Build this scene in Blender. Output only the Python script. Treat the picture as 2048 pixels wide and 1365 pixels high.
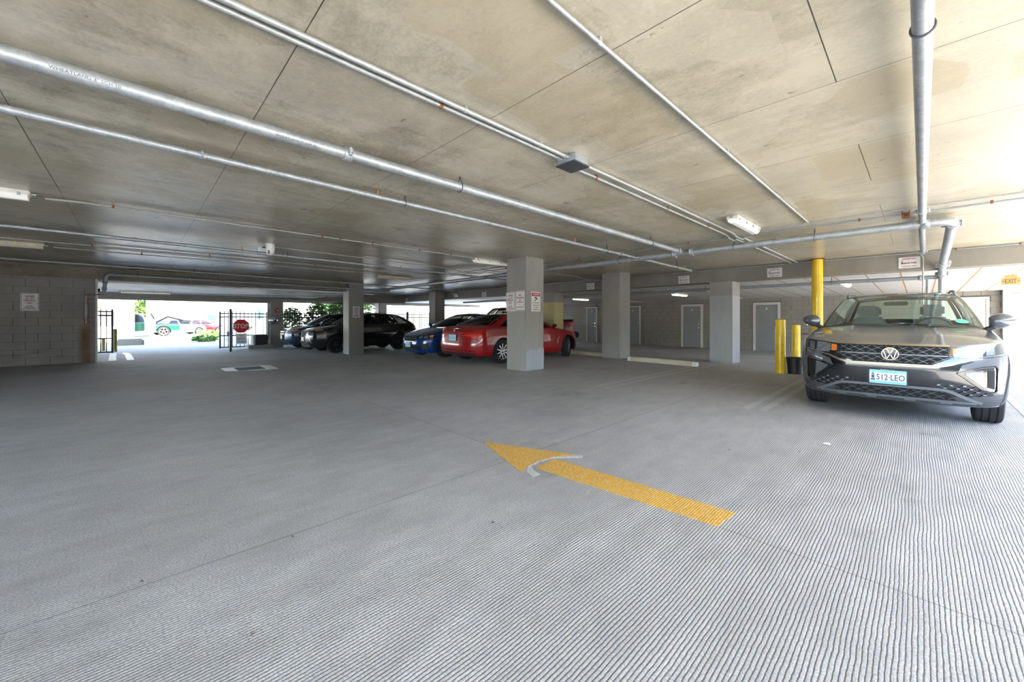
import bpy, bmesh, math, random
import numpy as np
from mathutils import Vector, Matrix

for o in list(bpy.data.objects): bpy.data.objects.remove(o)
random.seed(7)
SC = bpy.context.scene
COL = SC.collection
PI = math.pi

# ------------------------------------------------------------------ camera, sky, sun, exposure
FPX = 784.0                                # focal length in pixels of the 2048 x 1365 frame
ANG = math.atan(816 / 784)                 # the aisle (world +Y) runs 46 degrees right of the view
cam = bpy.data.objects.new('camera', bpy.data.cameras.new('camera')); COL.objects.link(cam)
cam.location = (0, 0, 1.2); cam.rotation_euler = (PI / 2, 0, ANG)
cam.data.sensor_fit = 'HORIZONTAL'; cam.data.sensor_width = 36
cam.data.lens = FPX / 2048 * 36
cam.data.shift_y = -(682.5 - 638) / 2048
cam.data.clip_start = 0.05; cam.data.clip_end = 600
SC.camera = cam

world = bpy.data.worlds.new('world'); SC.world = world; world.use_nodes = True
wn = world.node_tree.nodes; wl = world.node_tree.links
bg = wn['Background']
sky = wn.new('ShaderNodeTexSky'); sky.sky_type = 'NISHITA'; sky.sun_disc = False
sky.sun_elevation = math.radians(56); sky.sun_rotation = math.radians(100)
sky.air_density = 1.0; sky.dust_density = 1.0; sky.ozone_density = 1.0
wl.new(sky.outputs[0], bg.inputs[0]); bg.inputs[1].default_value = 0.60

sun = bpy.data.objects.new('sun', bpy.data.lights.new('sun', 'SUN')); COL.objects.link(sun)
sun.data.energy = 13.0; sun.data.angle = math.radians(0.6); sun.data.color = (1.0, 0.95, 0.86)
SUN_EL, SUN_AZ = math.radians(60), math.radians(-14)      # sun stands over +X, a little towards -Y
sd = Vector((math.cos(SUN_EL) * math.cos(SUN_AZ), math.cos(SUN_EL) * math.sin(SUN_AZ), math.sin(SUN_EL)))
sun.rotation_euler = sd.to_track_quat('Z', 'Y').to_euler()
sun.location = (20, 0, 30)

vs = SC.view_settings
vs.view_transform = 'Standard'; vs.look = 'None'; vs.gamma = 1.0; vs.use_curve_mapping = False
vs.exposure = 2.12

# ------------------------------------------------------------------ materials
MAT = {}
def srgb(h):
    h = h.lstrip('#'); c = [int(h[i:i + 2], 16) / 255 for i in (0, 2, 4)]
    return tuple(((x / 12.92) if x <= 0.04045 else ((x + 0.055) / 1.055) ** 2.4) for x in c)
class NT:
    def __init__(s, name):
        s.m = bpy.data.materials.new(name); s.m.use_nodes = True
        s.n = s.m.node_tree.nodes; s.l = s.m.node_tree.links; s.b = s.n['Principled BSDF']
        s.tc = s.n.new('ShaderNodeTexCoord')
        MAT[name] = s.m
    def link(s, a, b): s.l.new(a, b)
    def co(s, scale=(1, 1, 1), rot=(0, 0, 0), loc=(0, 0, 0), geo=False):
        mp = s.n.new('ShaderNodeMapping'); mp.inputs['Scale'].default_value = scale
        mp.inputs['Rotation'].default_value = rot; mp.inputs['Location'].default_value = loc
        if geo:
            g = s.n.new('ShaderNodeNewGeometry'); s.link(g.outputs['Position'], mp.inputs[0])
        else: s.link(s.tc.outputs['Object'], mp.inputs[0])
        return mp.outputs[0]
    def noise(s, vec, scale, detail=4, rough=0.55, dist=0.0):
        t = s.n.new('ShaderNodeTexNoise'); t.inputs['Scale'].default_value = scale
        t.inputs['Detail'].default_value = detail; t.inputs['Roughness'].default_value = rough
        t.inputs['Distortion'].default_value = dist
        s.link(vec, t.inputs['Vector']); return t.outputs['Fac']
    def ramp(s, fac, stops, interp='LINEAR'):
        r = s.n.new('ShaderNodeValToRGB'); r.color_ramp.interpolation = interp
        e = r.color_ramp.elements
        while len(e) < len(stops): e.new(0.5)
        for k, (p, c) in enumerate(stops):
            e[k].position = p
            e[k].color = (c, c, c, 1) if not hasattr(c, '__len__') else (*c[:3], 1)
        s.link(fac, r.inputs[0]); return r.outputs[0]
    def mix(s, fac, a, b, mode='MIX'):
        x = s.n.new('ShaderNodeMix'); x.data_type = 'RGBA'; x.blend_type = mode
        for v, i in ((fac, 0), (a, 6), (b, 7)):
            if hasattr(v, 'is_linked') or hasattr(v, 'links'): s.link(v, x.inputs[i])
            elif i == 0: x.inputs[0].default_value = v
            else: x.inputs[i].default_value = (*v[:3], 1)
        return x.outputs[2]
    def math(s, op, a, b=None, c=None):
        x = s.n.new('ShaderNodeMath'); x.operation = op
        for v, i in ((a, 0), (b, 1), (c, 2)):
            if v is None: continue
            if hasattr(v, 'links'): s.link(v, x.inputs[i])
            else: x.inputs[i].default_value = v
        return x.outputs[0]
    def bump(s, h, strength=0.3, dist=0.01):
        b = s.n.new('ShaderNodeBump'); b.inputs['Strength'].default_value = strength
        b.inputs['Distance'].default_value = dist
        s.link(h, b.inputs['Height']); s.link(b.outputs[0], s.b.inputs['Normal']); return b
    def set(s, col=None, rough=None, metal=None, **k):
        if col is not None:
            if hasattr(col, 'links'): s.link(col, s.b.inputs['Base Color'])
            else: s.b.inputs['Base Color'].default_value = (*col[:3], 1)
        for v, i in ((rough, 'Roughness'), (metal, 'Metallic')):
            if v is None: continue
            if hasattr(v, 'links'): s.link(v, s.b.inputs[i])
            else: s.b.inputs[i].default_value = v
        for kk, v in k.items(): s.b.inputs[kk.replace('_', ' ')].default_value = v
        return s.m

def plain(name, col, rough=0.5, metal=0.0, var=0.06, scale=12.0, bump=0.0, **k):
    t = NT(name); v = t.co()
    f = t.noise(v, scale, 4)
    c0 = tuple(max(0, x * (1 - var * 2)) for x in col); c1 = tuple(min(1, x * (1 + var * 2)) for x in col)
    t.set(t.ramp(f, [(0.3, c0), (0.7, c1)]), rough, metal, **k)
    if bump: t.bump(f, bump, 0.01)
    return t.m

def groove_height(t):
    """raked grooves along the aisle: 16 mm apart, wandering a little; returns 0..1 ridge height"""
    g = t.n.new('ShaderNodeNewGeometry'); sep = t.n.new('ShaderNodeSeparateXYZ'); t.link(g.outputs['Position'], sep.inputs[0])
    wob = t.noise(t.co((1.0, 0.55, 1), geo=True), 2.3, 3)
    wob2 = t.noise(t.co((1.0, 1.0, 1), geo=True), 26, 2)
    x = t.math('ADD', sep.outputs[0], t.math('MULTIPLY', wob, 0.030))
    x = t.math('ADD', x, t.math('MULTIPLY', wob2, 0.006))
    ph = t.math('MULTIPLY', x, 2 * PI / 0.0155)
    s = t.math('SINE', ph)
    s = t.math('MULTIPLY_ADD', s, 0.5, 0.5)
    brk = t.noise(t.co((1.0, 0.6, 1), geo=True), 70, 3, 0.7)
    s = t.math('ADD', s, t.math('MULTIPLY_ADD', brk, 0.24, -0.12))
    return t.ramp(s, [(0.04, 0.0), (0.30, 0.85), (0.75, 1.0)])

def floor_like(name, c_lo, c_hi, groove_dark, extra=None):
    t = NT(name)
    h = groove_height(t)
    big = t.noise(t.co((1, 1, 1), geo=True), 0.55, 5, 0.6)
    mid = t.noise(t.co((1.0, 0.35, 1), geo=True), 7, 5, 0.65)
    fine = t.noise(t.co(geo=True), 110, 3, 0.7)
    tone = t.math('ADD', t.math('MULTIPLY', big, 0.5), t.math('MULTIPLY', mid, 0.5))
    base = t.ramp(tone, [(0.33, c_lo), (0.66, c_hi)])
    base = t.mix(t.ramp(fine, [(0.36, 0.62), (0.60, 0.0)]), base, tuple(x * 0.5 for x in c_lo))
    gm = t.ramp(h, [(0.10, 1.0), (0.62, 0.0)])
    base = t.mix(t.math('MULTIPLY', gm, 0.85), base, groove_dark)
    if extra: base = extra(t, base, h, fine, mid)
    t.set(base, t.ramp(mid, [(0.3, 0.62), (0.7, 0.78)]))
    hh = t.math('ADD', h, t.math('MULTIPLY', fine, 0.7))
    t.bump(hh, 0.35, 0.005)
    return t.m

def joints(t, base, h, fine, mid):
    g = t.n.new('ShaderNodeNewGeometry'); sep = t.n.new('ShaderNodeSeparateXYZ'); t.link(g.outputs['Position'], sep.inputs[0])
    st = t.noise(t.co((0.9, 0.5, 1), loc=(3, 5, 0), geo=True), 0.9, 6, 0.7)
    base = t.mix(t.ramp(st, [(0.60, 0.0), (0.74, 0.55)]), base, srgb('#56524c'))        # old oil and tyre stains
    sp = t.noise(t.co(geo=True), 6.5, 4, 0.6)
    base = t.mix(t.ramp(sp, [(0.74, 0.0), (0.78, 0.7)]), base, srgb('#38342f'))
    wob = t.math('MULTIPLY_ADD', t.noise(t.co(geo=True), 1.2, 3), 0.03, -0.015)
    for axis, pos in ((0, (-2.42,)), (1, (2.425, 9.6))):
        for p in pos:
            d = t.math('ABSOLUTE', t.math('SUBTRACT', t.math('ADD', sep.outputs[axis], wob), p))
            m = t.ramp(d, [(0.002, 0.6), (0.005, 0.0)])
            base = t.mix(m, base, srgb('#3c3936'))
    return base
floor_like('floor_concrete', srgb('#a29f9b'), srgb('#cfccc7'), srgb('#4c4843'), joints)
def worn(t, base, h, fine, mid):
    n = t.noise(t.co((1, 1, 1), geo=True), 40, 4, 0.75)
    m = t.math('MULTIPLY', t.ramp(n, [(0.50, 0.0), (0.62, 0.75)]), t.ramp(h, [(0.5, 0.1), (0.95, 1.0)]))
    return t.mix(m, base, srgb('#c9c3b2'))
floor_like('arrow_paint', srgb('#d9a032'), srgb('#f0b942'), srgb('#a07a2c'), worn)
floor_like('white_floor_paint', srgb('#dcdcd9'), srgb('#f0f0ee'), srgb('#a5a39f'), None)
floor_like('worn_white_paint', srgb('#cfcfcc'), srgb('#ecece9'), srgb('#7a7772'), lambda t, b, h, f, m: t.mix(t.ramp(t.noise(t.co(geo=True), 34, 4, 0.75), [(0.46, 0.0), (0.58, 0.8)]), b, srgb('#aeaaa4')))
_b = MAT['white_floor_paint'].node_tree.nodes['Principled BSDF']
for _l in list(_b.inputs['Roughness'].links): MAT['white_floor_paint'].node_tree.links.remove(_l)
_b.inputs['Roughness'].default_value = 0.4
floor_like('faded_line_paint', srgb('#b3b2ad'), srgb('#d4d3cf'), srgb('#7a7874'), None)

# board-marked slab soffit
t = NT('ceiling_concrete')
v = t.co(geo=True)
br = t.n.new('ShaderNodeTexBrick'); br.offset = 0.5
mp = t.co((1, 1, 1), loc=(0.35, -0.61, 0), geo=True); t.link(mp, br.inputs['Vector'])
br.inputs['Scale'].default_value = 1.0; br.inputs['Brick Width'].default_value = 7.32; br.inputs['Row Height'].default_value = 1.22
br.inputs['Mortar Size'].default_value = 0.0032; br.inputs['Mortar Smooth'].default_value = 0.2; br.inputs['Bias'].default_value = 0.0
br.inputs['Color1'].default_value = (0.42, 0.42, 0.42, 1); br.inputs['Color2'].default_value = (0.58, 0.58, 0.58, 1)
sx = t.noise(t.co((0.8, 3.0, 1), geo=True), 2.6, 7, 0.66, 0.2); sy = t.noise(t.co((3.0, 0.8, 1), geo=True), 2.6, 7, 0.66, 0.2)
gx_ = t.n.new('ShaderNodeNewGeometry'); sx_ = t.n.new('ShaderNodeSeparateXYZ'); t.link(gx_.outputs['Position'], sx_.inputs[0])
left = t.ramp(t.math('MULTIPLY_ADD', sx_.outputs[0], 0.25, 1.0), [(0.32, 1.0), (0.48, 0.0)])
streak = t.math('ADD', t.math('MULTIPLY', sy, left), t.math('MULTIPLY', sx, t.math('SUBTRACT', 1.0, left)))
blot = t.noise(t.co((0.8, 1, 1), geo=True), 0.8, 5, 0.6)
fine = t.noise(v, 38, 4, 0.7)
iso = t.noise(v, 5.5, 8, 0.72)
tone = t.math('ADD', t.math('MULTIPLY', streak, 0.26), t.math('ADD', t.math('MULTIPLY', iso, 0.30), t.math('ADD', t.math('MULTIPLY', blot, 0.24), t.math('MULTIPLY', fine, 0.18))))
tone = t.math('ADD', tone, t.math('MULTIPLY', br.outputs['Color'], 0.12))
c = t.ramp(tone, [(0.395, srgb('#675f52')), (0.5, srgb('#968e7c')), (0.605, srgb('#c0b7a3'))])
vo = t.n.new('ShaderNodeTexVoronoi'); vo.distance = 'CHEBYCHEV'; vo.inputs['Scale'].default_value = 1.9
wv = t.n.new('ShaderNodeVectorMath'); wv.operation = 'ADD'
nz = t.n.new('ShaderNodeTexNoise'); nz.inputs['Scale'].default_value = 1.6; t.link(v, nz.inputs['Vector'])
sc = t.n.new('ShaderNodeVectorMath'); sc.operation = 'SCALE'; sc.inputs[3].default_value = 0.14; t.link(nz.outputs['Color'], sc.inputs[0])
t.link(t.co((1.0, 0.75, 1), geo=True), wv.inputs[0]); t.link(sc.outputs[0], wv.inputs[1]); t.link(wv.outputs[0], vo.inputs['Vector'])
sep = t.n.new('ShaderNodeSeparateColor'); t.link(vo.outputs['Color'], sep.inputs[0])
lime = t.ramp(t.math('MULTIPLY_ADD', sx_.outputs[0], 0.2, 1.0), [(0.25, 0.0), (0.95, 0.42)])
patch = t.math('MULTIPLY', t.ramp(t.math('ADD', sep.outputs[0], lime), [(0.62, 0.0), (0.64, 1.0)], 'LINEAR'), t.ramp(streak, [(0.35, 0.95), (0.62, 0.55)]))
c = t.mix(t.math('MULTIPLY', t.math('MULTIPLY', lime, 1.15), t.ramp(t.math('ADD', t.math('MULTIPLY', iso, 0.5), t.math('MULTIPLY', streak, 0.5)), [(0.36, 1.0), (0.62, 0.35)])), c, srgb('#c3bba7'))
c = t.mix(t.math('MULTIPLY', patch, 0.36), c, srgb('#c9c2b1'))
c = t.mix(t.math('MULTIPLY', t.ramp(sep.outputs[1], [(0.78, 0.0), (0.80, 0.5)]), 0.6), c, srgb('#a08f68'))
spots = t.noise(t.co((1, 1.8, 1), geo=True), 9, 3, 0.6)
c = t.mix(t.ramp(spots, [(0.69, 0.0), (0.75, 0.6)]), c, srgb('#5c5448'))
c = t.mix(t.math('MULTIPLY', br.outputs['Fac'], 0.95), c, srgb('#3d382f'))
t.set(c, t.ramp(t.math('ADD', t.math('MULTIPLY', iso, 0.5), t.math('MULTIPLY', streak, 0.5)), [(0.36, 0.27), (0.64, 0.36)]))
t.b.inputs['Specular IOR Level'].default_value = 0.62
t.bump(t.math('SUBTRACT', 1.0, br.outputs['Fac']), 0.15, 0.004)

def concrete(name, lo, hi, rough=0.8, streakx=(1, 1, 0.4), stain=None, sc=1.6):
    t = NT(name); v = t.co(streakx, geo=True)
    a = t.noise(v, sc, 6, 0.65); f = t.noise(t.co(geo=True), 45, 3, 0.7)
    c = t.ramp(t.math('ADD', t.math('MULTIPLY', a, 0.8), t.math('MULTIPLY', f, 0.2)), [(0.33, lo), (0.66, hi)])
    if stain:
        c = t.mix(t.ramp(t.noise(t.co((1, 0.7, 2), geo=True), 1.9, 6, 0.7), [(0.5, 0), (0.7, 0.8)]), c, stain)
    t.set(c, rough); t.bump(f, 0.15, 0.004); return t.m
concrete('beam_concrete', srgb('#7a766e'), srgb('#8e8981'), 0.75)
concrete('stained_beam', srgb('#6e675c'), srgb('#8f877a'), 0.8, stain=srgb('#57503f'))
concrete('column_paint', srgb('#8b8782'), srgb('#9b9792'), 0.6)
concrete('grey_column_paint', srgb('#94979a'), srgb('#a3a6a8'), 0.55)
concrete('yellowed_paint', srgb('#b9ad7c'), srgb('#cbc08e'), 0.6)
concrete('white_soffit', srgb('#dcdbd7'), srgb('#efeeea'), 0.5, stain=srgb('#8f8d88'))
concrete('asphalt', srgb('#505256'), srgb('#626468'), 0.85, (1, 1, 1))
concrete('pale_ground', srgb('#a7a399'), srgb('#bcb8ad'), 0.9, (1, 1, 1), sc=0.3)
concrete('yard_ground', srgb('#8f8b81'), srgb('#a5a196'), 0.9, (1, 1, 1), sc=0.3)
concrete('kerb_concrete', srgb('#7f7b71'), srgb('#938f85'), 0.85)
concrete('wheel_stop_concrete', srgb('#a8a08c'), srgb('#bdb5a1'), 0.85)
concrete('white_stucco', srgb('#a9a7a2'), srgb('#b4b2ad'), 0.9)

t = NT('block_paint')      # painted masonry, with rust wept from the drain pipe and dirt near the footing
gp = t.n.new('ShaderNodeNewGeometry'); sp = t.n.new('ShaderNodeSeparateXYZ'); t.link(gp.outputs['Position'], sp.inputs[0])
f = t.noise(t.co(geo=True), 60, 3, 0.7); a = t.noise(t.co(geo=True), 2.0, 4)
c = t.ramp(t.math('ADD', t.math('MULTIPLY', a, 0.6), t.math('MULTIPLY', f, 0.4)), [(0.3, srgb('#86817b')), (0.7, srgb('#9a958e'))])
dy = t.math('ABSOLUTE', t.math('ADD', sp.outputs[1], 0.985))
wid = t.math('MULTIPLY_ADD', t.noise(t.co((1, 1, 0.35), geo=True), 6, 4), 0.12, 0.09)
ru = t.math('MULTIPLY', t.ramp(t.math('DIVIDE', dy, wid), [(0.35, 1.0), (1.25, 0.0)]), t.ramp(t.math('DIVIDE', sp.outputs[2], 1.1), [(0.80, 1.0), (0.97, 0.0)]))
ru = t.math('MULTIPLY', ru, t.math('LESS_THAN', sp.outputs[0], -15.0))
c = t.mix(t.math('MULTIPLY', ru, t.ramp(a, [(0.3, 0.95), (0.7, 0.6)])), c, srgb('#754818'))
dirt = t.math('MULTIPLY', t.ramp(t.noise(t.co((1, 0.3, 3), geo=True), 3, 5, 0.7), [(0.5, 0), (0.66, 0.75)]),
              t.math('MULTIPLY', t.ramp(t.math('ABSOLUTE', t.math('SUBTRACT', sp.outputs[2], 0.26)), [(0.05, 1.0), (0.16, 0.0)]), t.math('LESS_THAN', sp.outputs[0], -15.0)))
c = t.mix(dirt, c, srgb('#5d5a45'))
t.set(c, 0.7); t.bump(f, 0.2, 0.004)
plain('mortar', srgb('#75716b'), 0.9)

# galvanised pipe: mottled zinc
def zinc(name, lo, hi, rough=0.38, metal=0.85):
    t = NT(name); a = t.noise(t.co(geo=True), 9, 5, 0.7); b = t.noise(t.co(geo=True), 45, 2)
    t.set(t.ramp(t.math('ADD', t.math('MULTIPLY', a, 0.7), t.math('MULTIPLY', b, 0.3)), [(0.35, lo), (0.65, hi)]), t.ramp(a, [(0.3, rough), (0.7, rough + 0.16)]), metal)
    return t.m
zinc('galvanised', srgb('#989da2'), srgb('#bfc4c7'), 0.42, 0.6)
zinc('dull_pipe', srgb('#8d949a'), srgb('#aab0b5'), 0.45, 0.6)
zinc('conduit_zinc', srgb('#9a9d9e'), srgb('#b8bbbb'), 0.42, 0.55)
zinc('white_conduit', srgb('#98958f'), srgb('#b0ada6'), 0.5, 0.1)
zinc('dark_steel', srgb('#4a4d52'), srgb('#5f6369'), 0.45, 0.6)
plain('rust', srgb('#8a5436'), 0.85, 0.2, 0.2, 40)
plain('brass', srgb('#b98f4e'), 0.4, 0.9)
plain('ink', srgb('#3f4258'), 0.6)
plain('yellow_paint', srgb('#e3bd12'), 0.38, 0, 0.05, 5, Coat_Weight=0.3)
plain('dull_yellow', srgb('#7d6e30'), 0.6, 0, 0.1)
plain('fixture_white', srgb('#dcd9cf'), 0.4)
plain('fixture_tan', srgb('#c8bda2'), 0.5)
t = NT('fixture_lens'); t.set(srgb('#e9e8e2'), 0.25); t.b.inputs['Emission Color'].default_value = (1, 0.93, 0.8, 1); t.b.inputs['Emission Strength'].default_value = 0.04
t = NT('lit_lens'); t.set(srgb('#fff6e0'), 0.3); t.b.inputs['Emission Color'].default_value = (1, 0.9, 0.7, 1); t.b.inputs['Emission Strength'].default_value = 0.9
plain('door_grey', srgb('#8b8d8f'), 0.5, 0, 0.03, 2)
plain('frame_white', srgb('#cfccc5'), 0.55, 0, 0.04)
plain('panel_white', srgb('#bcbab5'), 0.5, 0, 0.03, 3)
plain('seam_brown', srgb('#b07f52'), 0.8, 0, 0.15, 8)
t = NT('soffit_panel')
gp = t.n.new('ShaderNodeNewGeometry'); sp = t.n.new('ShaderNodeSeparateXYZ'); t.link(gp.outputs['Position'], sp.inputs[0])
rib = t.math('ABSOLUTE', t.math('SUBTRACT', t.math('FRACT', t.math('DIVIDE', sp.outputs[1], 0.30)), 0.5))
rm = t.ramp(rib, [(0.0, 1.0), (0.06, 0.0)])
c = t.ramp(t.noise(t.co((1, 3, 1), geo=True), 2.5, 4), [(0.3, srgb('#bdbbb6')), (0.7, srgb('#cfcdc8'))])
c = t.mix(t.math('MULTIPLY', rm, 0.45), c, srgb('#a9a59b'))
t.set(c, 0.55); t.bump(rm, -0.3, 0.004)
plain('sign_white', srgb('#d8d5d3'), 0.35, 0, 0.02)
plain('sign_red', srgb('#b5242c'), 0.4)
plain('sign_dark_red', srgb('#7c1f2b'), 0.45)
plain('sign_navy', srgb('#3c425c'), 0.45)
plain('sign_black', srgb('#26262a'), 0.45)
plain('stop_red', srgb('#d01a22'), 0.4, 0, 0.03)
plain('sign_grey_back', srgb('#8d8f90'), 0.5, 0.5)
plain('exit_tan', srgb('#ad9058'), 0.6)
plain('exit_letter', srgb('#5f4a2a'), 0.6)
plain('black_iron', srgb('#22242a'), 0.45, 0.3)
plain('black_plastic', srgb('#1d1f23'), 0.5, 0, 0.05)
plain('white_plastic', srgb('#e8e6e2'), 0.35)
plain('grey_plastic', srgb('#9fa1a3'), 0.45)
plain('alarm_red', srgb('#b3262b'), 0.4)
t = NT('mirror_glass'); t.set(srgb('#d5dde0'), 0.06, 1.0)
plain('leaf_green', srgb('#4a6e2c'), 0.6, 0, 0.2, 6)
plain('leaf_light', srgb('#5c7c30'), 0.6, 0, 0.2, 6)
plain('bark', srgb('#6a5844'), 0.9, 0, 0.2, 10)
plain('dry_leaf', srgb('#6b4a33'), 0.8, 0, 0.2)
plain('teal_pane', srgb('#34596d'), 0.15)
plain('grey_pane', srgb('#565452'), 0.3)
plain('timber', srgb('#8c6a3e'), 0.7)
plain('drain_iron', srgb('#2b2d33'), 0.55, 0.5)
plain('litter_white', srgb('#dcd8cf'), 0.7)
plain('litter_purple', srgb('#4f2a5e'), 0.7)

# car materials
def paint(name, col, rough=0.22, metal=0.35, coat=1.0):
    t = NT(name); f = t.noise(t.co(), 400, 1)
    t.set(t.ramp(f, [(0.3, tuple(x * 0.92 for x in col)), (0.7, tuple(min(1, x * 1.08) for x in col))]), rough, metal)
    t.b.inputs['Coat Weight'].default_value = coat; t.b.inputs['Coat Roughness'].default_value = 0.03; return t.m
paint('paint_grey', srgb('#575b62'), 0.28, 0.4)
paint('paint_black', srgb('#0c0e12'), 0.2, 0.1)
paint('paint_navy', srgb('#14304e'), 0.25, 0.3)
paint('paint_blue', srgb('#07397c'), 0.25, 0.15)
paint('paint_red', srgb('#94060c'), 0.3, 0.0)
paint('paint_maroon', srgb('#6e060e'), 0.3, 0.0)
paint('paint_white', srgb('#8b8d90'), 0.4, 0.0)
paint('paint_silver', srgb('#6d737a'), 0.35, 0.4)
paint('paint_green', srgb('#14573f'), 0.3, 0.1)
paint('gloss_black', srgb('#101216'), 0.12, 0.0)
plain('satin_silver', srgb('#7c8187'), 0.4, 0.6, 0.03)
plain('mesh_grey', srgb('#5d6167'), 0.3, 0.5, 0.03)
plain('cladding', srgb('#3e4146'), 0.6, 0, 0.05, 30)
plain('rubber', srgb('#232326'), 0.75, 0, 0.1, 30)
plain('dark_void', srgb('#08090b'), 0.8)
plain('chrome', srgb('#d8d9da'), 0.12, 1.0, 0.02)
plain('warm_chrome', srgb('#aca394'), 0.2, 0.9, 0.02)
plain('alloy', srgb('#b9bcc0'), 0.3, 0.85, 0.03)
plain('dark_alloy', srgb('#4a4d52'), 0.3, 0.8, 0.03)
plain('cabin_dark', srgb('#3b3d3e'), 0.7, 0, 0.05)
plain('cabin_seat', srgb('#666a6a'), 0.75, 0, 0.05, 30)
plain('cabin_light', srgb('#a7aba8'), 0.7)
plain('amber', srgb('#d9782c'), 0.2, 0, 0.05, 30, Coat_Weight=1.0)
plain('tail_red', srgb('#c4121c'), 0.15, 0, 0.05, 30, Coat_Weight=1.0)
plain('lamp_inner', srgb('#7f858e'), 0.2, 0.4, 0.25, 40)
plain('plate_blue', srgb('#7cc4e6'), 0.35, 0, 0.06, 6)
plain('plate_navy', srgb('#1f3f68'), 0.4)
plain('sticker_green', srgb('#5fc0a0'), 0.4)
def glass(name, tint, trans, rough=0.02):
    """sheet glass: mirror coat by Fresnel over a tinted see-through body"""
    t = NT(name); nt = t.m.node_tree
    gl = t.n.new('ShaderNodeBsdfGlossy'); gl.inputs['Roughness'].default_value = rough; gl.inputs[0].default_value = (1, 1, 1, 1)
    tr = t.n.new('ShaderNodeBsdfTransparent'); tr.inputs[0].default_value = (*[x * trans for x in tint], 1)
    ge = t.n.new('ShaderNodeNewGeometry'); dp = t.n.new('ShaderNodeVectorMath'); dp.operation = 'DOT_PRODUCT'; t.link(ge.outputs['Normal'], dp.inputs[0]); t.link(ge.outputs['Incoming'], dp.inputs[1])
    sch = t.math('MULTIPLY_ADD', t.math('POWER', t.math('SUBTRACT', 1.0, t.math('ABSOLUTE', dp.outputs['Value'])), 5.0), 0.95, 0.05)
    mx = t.n.new('ShaderNodeMixShader'); t.link(sch, mx.inputs[0]); t.link(tr.outputs[0], mx.inputs[1]); t.link(gl.outputs[0], mx.inputs[2])
    t.link(mx.outputs[0], t.n['Material Output'].inputs[0]); return t.m
glass('clear_glass', (0.84, 0.95, 0.90), 0.95)
glass('dark_glass', (0.55, 0.62, 0.6), 0.20)
glass('lamp_glass', (1, 1, 1), 0.92)

# ------------------------------------------------------------------ geometry helpers
ROOTM = {}
def thing(name, label, cat, loc=(0, 0, 0), rotz=0.0, group=None, rot=None):
    o = bpy.data.objects.new(name, None); COL.objects.link(o); o.empty_display_size = 0.2
    o.location = loc; o.rotation_euler = rot if rot else (0, 0, rotz)
    o['label'] = label; o['category'] = cat
    if group: o['group'] = group
    ROOTM[o.name] = Matrix.LocRotScale(Vector(loc), o.rotation_euler, None)
    return o
def tag(o, label, cat, group=None):
    o['label'] = label; o['category'] = cat
    if group: o['group'] = group
    return o
def struct(o, label=None):
    o['kind'] = 'structure'
    if label: o['label'] = label
    return o

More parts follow.
